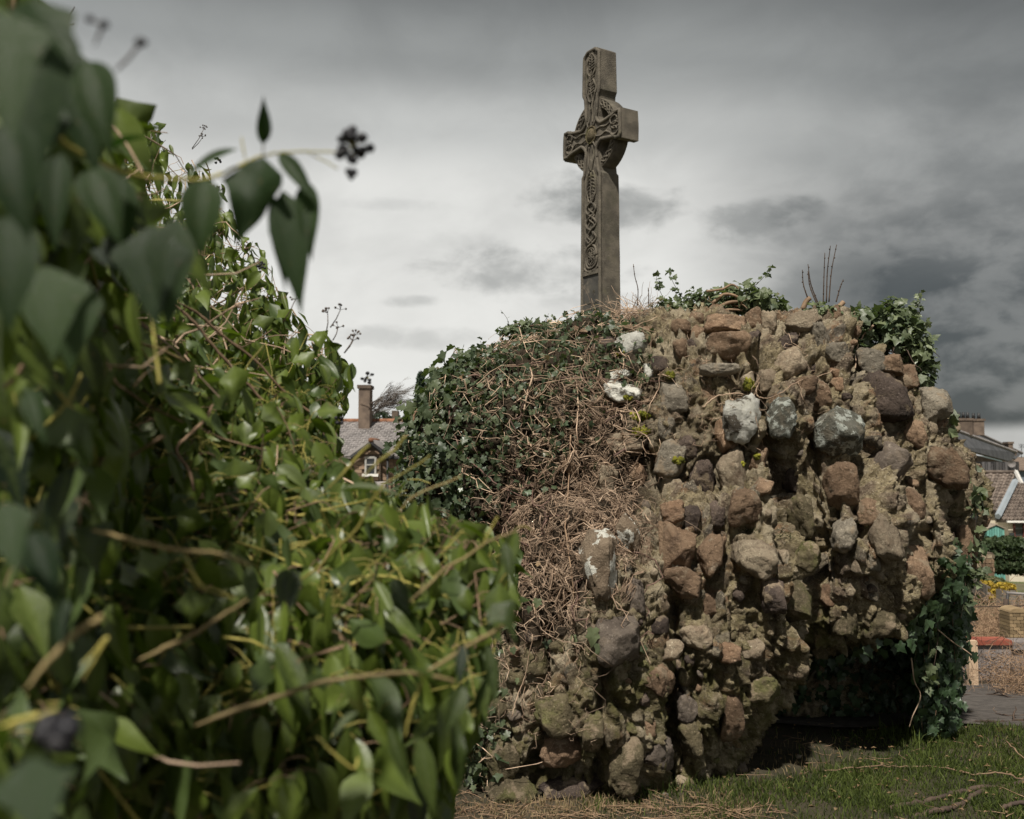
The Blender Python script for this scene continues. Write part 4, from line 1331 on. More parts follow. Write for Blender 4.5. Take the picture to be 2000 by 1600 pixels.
mb.build('trunk', M['bark_far'], bt, True)
mb = MB()
for k in range(16):
    grow(mb, top + rng.normal(size=3) * (.1, .1, .3), (random.uniform(.35, 1.3), random.uniform(-.4, .4), random.uniform(.25, 1.3)), .030, random.uniform(.7, 1.15), 4, (1.0, 0, .1), spread=.27, kids=(2, 3), minr=.007)
mb.build('crown', M['bark_far'], bt)
M['conifer'] = leafmat('conifer_needles', (.04, .062, .045), (.09, .12, .075), (.03, .05, .03), rough=.7, trans=.1, spec=.2)
def clump_tree(name, label, cat, base, H_, prof, m, n, size, trunk=True, group=None, flat=.6, tone=.5, trunk_m='bark_far'):
    """trunk with a crown of many small leaf faces whose radius follows prof(t)"""
    t_ = thing(name, label, cat, base, group)
    base = np.array(base, float)
    if trunk:
        MB().tube([base, base + (0, 0, H_ * .5), base + (0, 0, H_ * .93)], (H_ * .03, H_ * .008), 6).build('trunk', M[trunk_m], t_, True)
    mb = MB()
    t = rng.random(n) ** .8
    a = rng.uniform(0, 6.283, n)
    lump_ = 1 + .30 * fbm(np.stack([np.cos(a) * 1.6, np.sin(a) * 1.6, t * 5], 1), int(abs(base[0]) * 10) % 50 + 400, 3)
    rr = np.array([prof(q) for q in t]) * lump_ * np.sqrt(rng.uniform(.25, 1, n))
    c = base + np.stack([rr * np.cos(a), rr * np.sin(a), t * H_], 1)
    e1 = rng.normal(size=(n, 3)); e1 /= np.linalg.norm(e1, axis=1, keepdims=True)
    e2 = np.cross(e1, rng.normal(size=(n, 3))); e2 /= np.linalg.norm(e2, axis=1, keepdims=True)
    s = size * rng.uniform(.6, 1.4, n)[:, None]
    v = np.stack([c - e1 * s, c + e2 * s * flat, c + e1 * s, c - e2 * s * flat], 1).reshape(-1, 3)
    i = np.arange(n) * 4
    mb.add(v, np.stack([i, i + 1, i + 2, i + 3], 1).tolist(), np.repeat(np.clip(tone + rng.normal(0, .2, n), 0, 1), 4))
    mb.build('crown', M[m], t_)
    return t_
q = P(822, 728, 48)
zb_ = float(terrain(0, 48)) - .2
clump_tree('conifer_tree', 'dark narrow conifer poking above the left shoulder of the ruin', 'tree', (q.x, 48, zb_), q.z - zb_, lambda t: .95 * (1 - t) ** .75 + .06, 'conifer', 5200, .13)
for (px, py, w, lb, Y) in ((745, 806, 1.6, 'dark distant treetop left of the far chimney', 70), (800, 808, 1.7, 'dark distant treetop right of the far chimney', 72)):
    q = P(px, py - 2, Y); zb_ = float(terrain(0, Y)) - .2
    clump_tree('distant_tree', lb, 'tree', (q.x, Y, zb_), q.z - zb_, lambda t: w * math.sqrt(max(0, 1 - (2 * t - 1) ** 2)) * (.5 + .5 * (t > .3)), 'conifer', 2200, .16, group='trees beyond the stone house')

# ------------------------------------------------------------------ background, right of the block
# terrace with chimneys on its ridge, seen end on, falling away to the right
TY0 = 70.0
tr_ = thing('terraced_house', 'dark slate terrace with brick chimneys stepping down behind the tiled bungalow', 'house', (P(1900, 900, TY0).x, TY0, float(terrain(0, TY0))))
r0 = P(1868, 842, 66); r1 = P(1984, 884, 78)           # front ridge line (near end, far end)
e0 = P(1856, 870, 62); e1 = P(1976, 902, 76)
mb = MB()
plate(mb, e0, e1, r1, r0, .15)
rf1 = mb.build('roof', M['slate_dark'], tr_)
rr0 = P(1882, 835, 74); rr1 = P(1996, 886, 86)
rl0 = P(1868, 850, 70); rl1 = P(1984, 897, 82)
mb = MB(); plate(mb, rl0, rl1, rr1, rr0, .15)
rf2 = mb.build('roof', M['slate_dark'], tr_, label='rear roof slope with pale edge')
for a_, b_ in ((r0, r1), (rr0, rr1)):
    MB().tube([a_ + Vector((0, 0, .04)), b_ + Vector((0, 0, .04))], .12, 6).build('ridge_capping', M['slate'], tr_)
mb = MB()
g0 = float(terrain(0, 70)) - 1
for a_, b_ in ((e0, e1),):
    off = Vector((0, .4, -.15))
    p_, q_ = a_ + off, b_ + off
    mb.add([(p_.x, p_.y, g0), (q_.x, q_.y, g0), tuple(q_), tuple(p_), (q_.x + 1, q_.y + 9, g0), (q_.x + 1, q_.y + 9, q_.z), (p_.x + 1, p_.y + 9, g0), (p_.x + 1, p_.y + 9, p_.z)],
           [(0, 1, 2, 3), (1, 4, 5, 2), (4, 6, 7, 5), (6, 0, 3, 7)])
mb.build('wall', M['chimney_brick'], tr_)
def stack(px0, px1, pyt, pyb, Y, pots, parent, depth=.8):
    a, b = P(px0, pyt, Y), P(px1, pyb, Y)
    c = MB().box((a.x, Y, b.z), (b.x, Y + depth, a.z - .16)).build('chimney', M['chimney_brick'], parent)
    MB().box((a.x - .06, Y - .06, a.z - .158), (b.x + .06, Y + depth + .06, a.z)).build('cap', M['chimney_brick'], c)
    for i in range(pots):
        x = a.x + (i + .5) * (b.x - a.x) / pots
        MB().tube([(x, Y + .4, a.z + .002), (x, Y + .4, a.z + .42)], (.13, .10), 8).build('chimney_pot', M['black_paint'] if pots > 1 else M['ridge'], c, True)
stack(1874, 1900, 817, 850, 68, 3, tr_)
stack(1901, 1923, 818, 850, 71, 2, tr_, 1.6)
stack(1970, 1979, 863, 885, 78, 0, tr_)
stack(1862, 1866, 812, 834, 67, 1, tr_, .25)
stack(1981, 1986, 880, 890, 80, 0, tr_)
# dark plank-clad back extension
a, b = P(1918, 902, 60), P(1990, 902, 60)
gb0 = float(terrain(0, 60)) - .5
shd = thing('plank_outbuilding', 'dark vertical plank outbuilding with a satellite dish above the tiled roof', 'outbuilding', (a.x, 60, gb0 + .5))
MB().box((a.x, 60.05, gb0), (b.x, 63, a.z)).build('frame', M['black_paint'], shd)
M['dark_plank'] = mat('dark_plank', (.045, .043, .045), (.11, .105, .105), 2, .9, .5, 14, .01, tone=.4, orand=.6, stretch=(1, 1, .2))
x = a.x
while x < b.x:
    w = random.uniform(.13, .2)
    MB().box((x, 59.98 - random.uniform(0, .03), gb0), (x + w - .03, 60.045, a.z - random.uniform(0, .12))).build('plank', M['dark_plank'], shd)
    x += w
d_ = P(1976, 906, 59.6)
vv = [(d_.x + .26 * math.cos(t) * s, d_.y + .12 * (1 - s), d_.z + .22 * math.sin(t) * s) for s in (1, .5, .01) for t in np.linspace(0, 6.283, 13)[:-1]]
ff = [(k * 12 + i, k * 12 + (i + 1) % 12, (k + 1) * 12 + (i + 1) % 12, (k + 1) * 12 + i) for k in range(2) for i in range(12)]
dish = MB().add(vv, ff).tube([d_ + Vector((0, .1, 0)), d_ + Vector((0, .4, -.1))], .03, 5).build('satellite_dish', M['slate'], shd)

# tiled bungalow
BY = 46.0
bun = thing('bungalow', 'cream bungalow with brown concrete tiled roofs and a dark window on the right', 'house', (P(1960, 1040, BY).x, BY, float(terrain(0, BY))))
def tiled(px_e0, px_e1, py_e, px_r0, px_r1, py_r, Ye, Yr, parent, pitch_px=7.2, row_px=6.0):
    """a slope of interlocking tiles: rolled profile across, stepped courses up"""
    E0, E1 = P(px_e0, py_e[0], Ye), P(px_e1, py_e[1], Ye)
    R0, R1 = P(px_r0, py_r[0], Yr), P(px_r1, py_r[1], Yr)
    E0, E1, R0, R1 = [np.array(q) for q in (E0, E1, R0, R1)]
    cols = int(abs(px_e1 - px_e0) / pitch_px); rows = int((py_e[0] - py_r[0]) / row_px)
    n = np.cross(E1 - E0, R0 - E0); n /= np.linalg.norm(n)
    if n[2] < 0: n = -n
    mb = MB(); sub = 4
    for r in range(rows):
        for c in range(cols):
            tn = random.random()
            t0, t1 = r / rows, min(1, (r + 1.08) / rows)
            vv = []
            for i in range(sub + 1):
                s = (c + i / sub) / cols
                a = E0 + (E1 - E0) * s; b = R0 + (R1 - R0) * s
                hgt = .045 * math.sin(i / sub * math.pi * 2 - .6)
                vv += [a + (b - a) * t0 + n * (hgt + .035 - .03), a + (b - a) * t0 + n * (hgt + .05), a + (b - a) * t1 + n * (hgt + .012)]
            ff = []
            for i in range(sub):
                k = i * 3
                ff += [(k, k + 3, k + 4, k + 1), (k + 1, k + 4, k + 5, k + 2)]
            mb.add(vv, ff, tn)
    mb2 = MB(); plate(mb2, E0, E1, R1, R0, .12)
    ro = mb2.build('roof', M['pantile'], parent)
    t = mb.build('roof_tile', M['pantile'], ro)
    t['kind'] = 'stuff'
    return E0, E1, R0, R1, ro
A = tiled(1890, 1946, (998, 999), 1890, 1984, (925, 925), BY, BY + 3.4, bun)
Bq = tiled(1946, 2060, (1016, 1016), 1984, 2060, (943, 943), BY - 1.2, BY + 2.0, bun)
v0_, v1_ = P(1947, 1013, BY - 1.3), P(1981, 944, BY + 1.9)
MB().tube([v0_ + Vector((0, -.1, .1)), v1_ + Vector((0, -.1, .1))], .14, 5).build('valley_flashing', mat('lead_flashing', (.30, .34, .37), (.36, .40, .43), 3, .6, .1, 10, .01), bun)
v2_ = P(1990, 940, BY + 3)
MB().tube([P(1984, 925, BY + 3.4) + Vector((0, 0, .1)), P(1996, 948, BY + 1.9) + Vector((0, 0, .05))], .10, 5).build('verge', M['white_paint'], bun)
MB().tube([P(1890, 925, BY + 3.4) + Vector((0, 0, .08)), P(1984, 925, BY + 3.4) + Vector((0, 0, .08))], .09, 6).build('ridge_tile', M['pantile'], bun, True)
gB = float(terrain(0, BY)) - .4
wa, wb = P(1890, 1000, BY), P(1948, 1000, BY)
mb = MB().box((wa.x, BY + .25, gB), (wb.x, BY + 6, wa.z - .06))
wc, wd_ = P(1946, 1018, BY - 1), P(2060, 1018, BY - 1)
mb.box((wb.x + .002, BY - .95, gB), (wd_.x, BY + 5, wc.z - .08))
mb.build('wall', M['cream'], bun)
MB().box((wb.x - .2, BY - 1.32, wc.z - .05), (wd_.x, BY - 1.22, wc.z + .03)).build('gutter', M['white_paint'], bun)
k0, k1 = P(1979, 1020, BY - 1), P(2030, 1050, BY - 1)
wf = MB()
for a, b in (((k0.x, k1.z), (k0.x + .07, k0.z)), ((k1.x - .07, k1.z), (k1.x, k0.z)), ((k0.x + .07, k0.z - .07), (k1.x - .07, k0.z)), ((k0.x + .07, k1.z), (k1.x - .07, k1.z + .07)), ((k0.x + .42, k1.z + .07), (k0.x + .47, k0.z - .07))):
    wf.box((a[0], BY - 1.03, a[1]), (b[0], BY - .96, b[1]))
wf = wf.build('window', mat('dark_red_frame', (.10, .03, .025), (.13, .04, .03), 4, .5, 0), bun)
MB().box((k0.x + .05, BY - .99, k1.z + .05), (k1.x - .05, BY - .97, k0.z - .05)).build('pane', M['glass'], wf)
MB().box((k0.x - .1, BY - 1.1, k1.z - .08), (k1.x + .1, BY - .962, k1.z - .004)).build('sill', M['white_paint'], wf)
# garden shed, turquoise boards with felt roof
M['turq'] = mat('turquoise_paint', (.10, .27, .23), (.15, .34, .29), 3, .8, .3, 14, .006, tone=.2, orand=.25)
M['felt'] = mat('roofing_felt', (.28, .23, .18), (.36, .30, .24), 3, .9, .3, 14, .006)
SY = 38.0
s0, s1 = P(1928, 1052, SY), P(1962, 1052, SY)
zt_ = P(1940, 1033, SY).z; zap = P(1944, 1027, SY).z
gS = float(terrain(0, SY)) - .1
she = thing('garden_shed', 'small turquoise board garden shed with brown felt roof by the cream wall', 'shed', (s0.x, SY, gS))
x2 = P(1976, 1050, SY).x
mb = MB()
mb.add([(s0.x, SY + .03, gS), (s1.x, SY + .03, gS), (s1.x, SY + .03, zt_), ((s0.x + s1.x) / 2, SY + .03, zap), (s0.x, SY + .03, zt_),
        (x2 - .28, SY + 1.8, gS), (x2 - .28, SY + 1.8, zt_), (s0.x + .3, SY + 1.8, gS), (s0.x + .3, SY + 1.8, zt_)], [(0, 1, 2, 3, 4), (1, 5, 6, 2), (5, 7, 8, 6), (7, 0, 4, 8)])
mb.build('frame', M['turq'], she)
x = s0.x
while x < s1.x - .02:
    w = .095
    t = 1 - abs((x + w / 2) - (s0.x + s1.x) / 2) / ((s1.x - s0.x) / 2)
    MB().box((x, SY - .01, gS), (min(x + w - .015, s1.x), SY + .028, zt_ + (zap - zt_) * t - .03)).build('board', M['turq'], she)
    x += w
mb = MB(); ax = (s0.x + s1.x) / 2
plate(mb, (s0.x - .06, SY - .06, zt_ - .02), (ax, SY - .06, zap + .03), (ax + .35, SY + 1.9, zap + .03), (s0.x + .29, SY + 1.9, zt_ - .02), -.03)
plate(mb, (ax, SY - .06, zap + .032), (s1.x + .06, SY - .06, zt_ - .02), (x2 - .2, SY + 1.9, zt_ - .02), (ax + .35, SY + 1.9, zap + .032), -.03)
mb.build('roof', M['felt'], she)
wq0, wq1 = P(1964, 1040, SY + .8), P(1974, 1051, SY + .8)
MB().box((wq0.x, SY + .5, wq1.z), (wq1.x, SY + .52, wq0.z)).build('window', M['glass'], she)
# aerial
ae = P(1995, 868, 90)
aer = thing('roof_aerial', 'thin television aerial above the far right roofs', 'aerial', (ae.x, 90, P(1995, 890, 90).z))
MB().tube([P(1995, 895, 90), ae], .03, 4).build('mast', M['black_paint'], aer)
for i in range(4):
    MB().tube([ae + Vector((-.25, 0, -.1 * i)), ae + Vector((.3, 0, -.1 * i))], .018, 3).build('crossbar', M['black_paint'], aer)
# far red brick building and hill
fb = thing('far_red_building', 'distant red roofed building at the right edge above the bungalow', 'house', (P(1998, 930, 95).x, 95, float(terrain(0, 95))))
a, b = P(1990, 918, 95), P(2070, 905, 95)
MB().box((a.x, 95, float(terrain(0, 95)) - .5), (b.x, 102, a.z)).build('wall', mat('blue_grey_wall', (.12, .15, .18), (.16, .19, .22), 2, .8, .1), fb)
mb = MB(); plate(mb, (a.x - .3, 94.6, a.z), (b.x, 94.6, a.z), (b.x, 98.5, b.z + .6), (a.x - .3, 98.5, b.z + .6), .1); mb.build('roof', M['chimney_brick'], fb)
xs_ = np.linspace(-700, 1400, 120)
hv = []
for k, (yy, zz) in enumerate(((700, 0), (900, 1.0), (1300, 1.0), (1900, 0))):
    hz = CAMZ + yy * (900 - 893 + 3 * np.sin(xs_ / 160) + 2 * np.sin(xs_ / 60 + 2)) / FPX
    hv += [(x, yy, (z if zz else -10)) for x, z in zip(xs_, hz)]
nx = len(xs_)
ho = MB().add(hv, [(j * nx + i, j * nx + i + 1, (j + 1) * nx + i + 1, (j + 1) * nx + i) for j in range(3) for i in range(nx - 1)]).build('hills', mat('far_hill', (.075, .10, .095), (.11, .135, .12), .01, 1, 0), None, True)
ho['kind'] = 'structure'

# hedges and shrubs on the slope
M['hedge_far'] = leafmat('far_hedge_leaf', (.025, .042, .018), (.06, .085, .03), (.05, .07, .03), rough=.6, trans=.15, spec=.3)
M['forsythia'] = leafmat('forsythia_flower', (.22, .15, .03), (.42, .30, .07), (.5, .36, .06), rough=.7, trans=.3, spec=.1)
M['olive'] = leafmat('olive_leaf', (.09, .10, .045), (.16, .17, .085), (.14, .15, .08), rough=.6, trans=.2, spec=.2)
def box_hedge(name, label, px0, px1, pyt, pyb, Y, depth, m, n, size, cat='hedge', group=None):
    a, b = P(px0, pyt, Y), P(px1, pyb, Y)
    g = b.z
    t_ = thing(name, label, cat, ((a.x + b.x) / 2, Y, g), group)
    w, hh = (b.x - a.x), a.z - g
    v, f = ICO[3]
    vs = np.sign(v) * np.abs(v) ** .6
    core = vs * np.array((w * .42, depth * .38, hh * .40)) + np.array(((a.x + b.x) / 2, Y + depth * .5, g + hh * .42))
    MB().add(core, f).build('branches', M['dark_stem'], t_, True)
    u = rng.normal(size=(n, 3)); u /= np.linalg.norm(u, axis=1, keepdims=True)
    u = np.sign(u) * np.abs(u) ** .65
    u *= (rng.uniform(.78, 1.03, n) * (1 + .12 * fbm(u * 2.5 + px0, 430, 3)))[:, None]
    c = u * np.array((w * .5, depth * .5, hh * .5)) + np.array(((a.x + b.x) / 2, Y + depth * .5, g + hh * .5))
    e1 = rng.normal(size=(n, 3)); e1 /= np.linalg.norm(e1, axis=1, keepdims=True)
    e2 = np.cross(e1, rng.normal(size=(n, 3))); e2 /= np.linalg.norm(e2, axis=1, keepdims=True)
    s = size * rng.uniform(.6, 1.4, n)[:, None]
    vv = np.stack([c - e1 * s, c + e2 * s * .6, c + e1 * s, c - e2 * s * .6], 1).reshape(-1, 3)
    i = np.arange(n) * 4
    MB().add(vv, np.stack([i, i + 1, i + 2, i + 3], 1).tolist(), np.repeat(rng.random(n), 4)).build('foliage', M[m], t_)
    return t_
box_hedge('hedge', 'large dark green hedge below the bungalow at the right edge', 1940, 2075, 1057, 1128, 31, 2.5, 'hedge_far', 9000, .075)
box_hedge('hedge', 'brownish low hedge left of the dark green one below the shed', 1905, 1958, 1056, 1084, 33, 1.2, 'olive', 3000, .06)
box_hedge('shrub', 'rounded olive shrub left of the yellow bush', 1905, 1932, 1120, 1146, 24, .8, 'hedge_far', 1500, .04, 'shrub')
box_hedge('shrub', 'pale grey green shrub behind the yellow bush', 1930, 1972, 1132, 1156, 24.5, .9, 'olive', 1800, .04, 'shrub')
box_hedge('flowering_bush', 'bright yellow flowering bush on the slope', 1918, 1952, 1138, 1178, 22, .8, 'forsythia', 2200, .035, 'bush')
box_hedge('flowering_bush', 'smaller yellow bush touching the railing on the right', 1960, 1990, 1142, 1160, 22.4, .5, 'forsythia', 700, .035, 'bush')
# retaining wall of rough stones between hedges
gw_ = thing('rubble_garden_wall', 'short brownish rubble wall left of the dark hedge', 'wall', tuple(P(1918, 1120, 30)))
a, b = P(1900, 1080, 30), P(1942, 1122, 30)
core = MB().box((a.x, 30.04, b.z - .3), (b.x, 30.4, a.z)).build('core', M['joint'], gw_)
z = b.z - .05
while z < a.z - .08:
    x = a.x
    while x < b.x:
        w = random.uniform(.12, .26)
        MB().box((x, 30.0 - random.uniform(0, .04), z), (min(x + w - .02, b.x), 30.038, z + .115)).build('stone', M[random.choice(['st_tan', 'st_brown', 'brickwork'])], core)
        x += w
    z += .13
# weathered board fences
M['grey_board'] = mat('weathered_board', (.12, .105, .09), (.20, .175, .15), 2, .95, .5, 16, .006, tone=.3, orand=.5, stretch=(1, 1, .15))
def fence(label, px0, px1, pyt0, pyt1, pyb0, pyb1, Y0, Y1, bw, name='wooden_fence', gap=.15, m='grey_board', group='weathered board fences on the slope'):
    t_ = thing(name, label, 'fence', tuple(P(px0, pyb0, Y0)), group)
    a, b = P(px0, pyb0, Y0), P(px1, pyb1, Y1)
    at_, bt_ = P(px0, pyt0, Y0), P(px1, pyt1, Y1)
    L_ = (b - a).length
    n = max(2, int(L_ / bw))
    d = (b - a) / n
    nn = Vector((-d.y, d.x, 0)).normalized() * .02
    for i in range(n):
        s = i / n
        p = a + d * i; q = p + d * (1 - gap)
        zt0 = (at_.z + (bt_.z - at_.z) * s) + random.uniform(-.03, .03)
        v8 = [p - Vector((0, 0, .1)), q - Vector((0, 0, .1)), Vector((q.x, q.y, zt0)), Vector((p.x, p.y, zt0))]
        MB().add(v8 + [w + nn for w in v8], [(0, 1, 2, 3), (7, 6, 5, 4), (0, 4, 5, 1), (1, 5, 6, 2), (2, 6, 7, 3), (3, 7, 4, 0)]).build('board', M[m], t_)
    for k in (.25, .75):
        p = a + (at_ - a) * k; q = b + (bt_ - b) * k
        MB().tube([p + nn * 2.5, q + nn * 2.5], .03, 4).build('rail', M[m], t_)
    return t_
fence('leaning grey board fence behind the ivy on the slope', 1895, 1928, 1128, 1142, 1158, 1166, 22.5, 21.5, .11)
fence('grey board fence right of the yellow bush', 1946, 2030, 1150, 1160, 1190, 1192, 21, 20.5, .12)
fence('pale low picket fence beside the brambles', 1880, 1906, 1203, 1206, 1222, 1225, 14.5, 14.3, .055, 'picket_fence', .45, group=None)
# metal railing
rl = thing('metal_railing', 'grey metal handrail with dark posts above the brick pillar', 'railing', tuple(P(1966, 1235, 13)))
MB().tube([P(1966, 1158, 13), P(2040, 1163, 13)], .018, 6).build('handrail', M['slate'], rl, True)
MB().tube([P(1968, 1158, 13), P(1967, 1235, 13)], .016, 6).build('post', M['black_paint'], rl, True)
MB().tube([P(1964, 1170, 13), P(1963, 1235, 13)], .03, 6).build('post', M['dark_stem'], rl, True)
MB().tube([P(1840, 1187, 13.2), P(2040, 1182, 13)], .008, 5).build('wire', M['dark_stem'], rl, True)
# yellow brick pillar with rounded top
M['yellow_brick'] = mat('yellow_brick', (.19, .135, .075), (.29, .21, .12), 5, .9, .4, 30, .004, tone=.2, orand=.3)
PY_ = 11.2
pil = thing('brick_pillar', 'pale yellow brick gate pillar with a rounded top at the right edge', 'pillar', tuple(P(1990, 1250, PY_)))
a, b = P(1972, 1197, PY_), P(2012, 1252, PY_)
MB().box((a.x + .012, PY_ + .015, b.z - .2), (b.x - .012, PY_ + .25, a.z)).build('core', M['joint'], pil)
rowh = .038; z = b.z
r = 0
while z < a.z - .01:
    for k in range(-1, 4):
        w = .078
        x0 = a.x + k * w + (w / 2 if r % 2 else 0); x1 = x0 + w - .006
        x0, x1 = max(x0, a.x), min(x1, b.x)
        if x1 - x0 > .01:
            MB().box((x0, PY_, z), (x1, PY_ + .24, z + rowh - .005)).build('brick', M['yellow_brick'], pil)
    z += rowh; r += 1
cv = [((a.x + b.x) / 2 + (b.x - a.x) / 2 * math.cos(t), yv, a.z + .05 * math.sin(t)) for yv in (PY_ - .005, PY_ + .25) for t in np.linspace(0, math.pi, 9)]
MB().add(cv, [tuple(range(8, -1, -1)), tuple(range(9, 18))] + [(i, i + 1, i + 10, i + 9) for i in range(8)] + [(0, 9, 17, 8)]).build('cap', M['yellow_brick'], pil)
# low garden wall with red coping
WY = 10.35
lw = thing('low_wall', 'low grey rendered wall with a red painted coping behind the dead brambles', 'wall', tuple(P(1930, 1330, WY)))
a, b = P(1840, 1250, WY), P(1974, 1250, WY)
M['red_coping'] = mat('red_coping', (.20, .055, .035), (.27, .08, .05), 3, .8, .4, 20, .006, c3=(.20, .10, .07), s3=4, t3=(.5, .65))
M['grey_render'] = mat('lilac_grey_render', (.21, .18, .175), (.30, .265, .25), 3, .95, .4, 14, .01, c3=(.13, .11, .10), s3=2.5, t3=(.5, .65))
MB().box((a.x, WY, -.95), (b.x, WY + .16, a.z - .05)).build('wall_face', M['grey_render'], lw)
MB().box((a.x, WY - .03, a.z - .048), (b.x, WY + .19, a.z)).build('coping', M['red_coping'], lw)
MB().box((b.x + .002, WY - .04, P(0, 1268, WY).z), (b.x + .4, WY + .2, P(0, 1253, WY).z)).build('coping', M['grey_render'], lw, label='pale grey block at the end of the coping')
MB().box((b.x + .004, WY, -.95), (b.x + .4, WY + .16, P(0, 1268, WY).z - .002)).build('wall_face', M['grey_render'], lw)
# drilled timber post
M['pale_wood'] = mat('pale_timber', (.42, .30, .20), (.52, .39, .27), 2.5, .85, .3, 22, .004, stretch=(1, 1, .12), tone=.1)
FY = 9.1
pst = thing('drilled_post', 'pale timber post with drilled holes standing at the end of the path', 'post', tuple(P(1903, 1322, FY)))
a, b = P(1892, 1252, FY), P(1911, 1325, FY)
zg = float(terrain(a.x, FY)) - .05
MB().box((a.x, FY, zg), (b.x, FY + .06, a.z)).build('timber', M['pale_wood'], pst)
for px in (1897.5, 1908):
    for py in (1261, 1277, 1288):
        c = P(px, py, FY)
        rr = .0065
        MB().tube([(c.x, FY - .0015, c.z), (c.x, FY + .002, c.z)], rr, 10).build('hole_disc', M['black_paint'], pst)  # flat black disc on the face, painting the shade inside a drilled opening

# dead brambles spilling onto the path
def thicket(name, label, cx, cy, cz, sx, sy, sz, n, m, L_=.25, r=.0035, group=None, cat='brambles'):
    t_ = thing(name, label, cat, (cx, cy, cz), group)
    for k in range(8):
        p = np.array((cx, cy, cz)) + rng.normal(size=3) * (sx * .4, sy * .4, 0)
        pts = wander(p, (random.uniform(-1, 1), random.uniform(-.6, .2), random.uniform(.8, 1.6)), 10, sz * .14, .3)
        for q in pts[5:]:
            q[2] -= 0
        MB().tube(pts, (r * 1.8, r * .6), 5).build('cane', M['dark_stem'], t_, True)
    mb = MB()
    for k in range(n):
        p = np.array((cx + rng.normal() * sx * .5, cy + rng.normal() * sy * .5, cz + abs(rng.normal()) * sz * .5))
        mb.tube(wander(p, rng.normal(size=3) * (1, 1, .6), 5, L_ / 5, .35), (r, r * .35), 3, random.random(), cap=False)
    o = mb.build('dead_stems', M[m], t_); o['kind'] = 'stuff'
    return t_
g = ground_pt(1985, 1372, 0)
tk = thicket('bramble_thicket', 'tangle of dead brown brambles spilling over the path at the right edge', g.x + .55, g.y + .5, float(terrain(0, g.y + .5)), .45, .8, .28, 1500, 'brown_stem', .2, .0026)
g = ground_pt(1960, 1345, 0)
thicket('bramble_thicket', 'thin dead bramble stems in front of the low grey wall', g.x + .25, 9.9, float(terrain(0, 9.9)), .5, .2, .32, 170, 'dark_stem', .3, .003)
thicket('bramble_thicket', 'brown dead scrub on the bank above the red coping', P(1935, 1215, 14).x, 13.5, float(terrain(0, 13.5)), 1.0, 1.2, .42, 1500, 'brown_stem', .3, .004)
thicket('bramble_thicket', 'greyish dead scrub on the slope under the hedge', P(1950, 1195, 17).x, 17, float(terrain(0, 17)), 1.6, 1.6, .35, 1500, 'brown_stem', .35, .006)

# ------------------------------------------------------------------ ivy on the block
def ivy_template(fold=.18, droop=.25, lob=1.0):
    """five-lobed ivy blade, base at the origin, tip at y=1, unit length"""
    rim = [(0, 0), (.20, -.10), (.44, .02), (.36, .22), (.56, .46), (.30, .56), (.20, .74), (0, 1.0), (-.20, .74), (-.30, .56), (-.56, .46), (-.36, .22), (-.44, .02), (-.20, -.10)]
    v = [(0, .38, 0), (0, .70, 0)]
    for x, y in rim:
        x *= lob
        v.append((x, y, 0))
    v = np.array(v, float)
    v[:, 2] = fold * np.abs(v[:, 0]) - droop * (v[:, 1] - .3) ** 2 * np.sign(v[:, 1] - .3) + .05 * np.sin(v[:, 0] * 9 + v[:, 1] * 5)
    n = len(rim)
    f = []
    for i in range(n):
        a, b = 2 + i, 2 + (i + 1) % n
        c = 1 if 5 <= i <= 8 else 0
        f.append((c, a, b))
    f += [(0, 2 + 5, 1), (1, 2 + 9, 0)]
    return v, f
IVT = [ivy_template(fo, dr, lo) for fo, dr, lo in ((.2, .25, 1), (.05, .4, .9), (.35, .15, 1.05), (-.1, .3, 1), (.15, .55, .8), (.3, .05, .75))]
def frames(yd, nh):
    """rotation columns x, y, z from blade direction and normal hint; both (n,3)"""
    y = yd / (np.linalg.norm(yd, axis=1, keepdims=True) + 1e-9)
    x = np.cross(y, nh); x /= np.linalg.norm(x, axis=1, keepdims=True) + 1e-9
    z = np.cross(x, y)
    return x, y, z
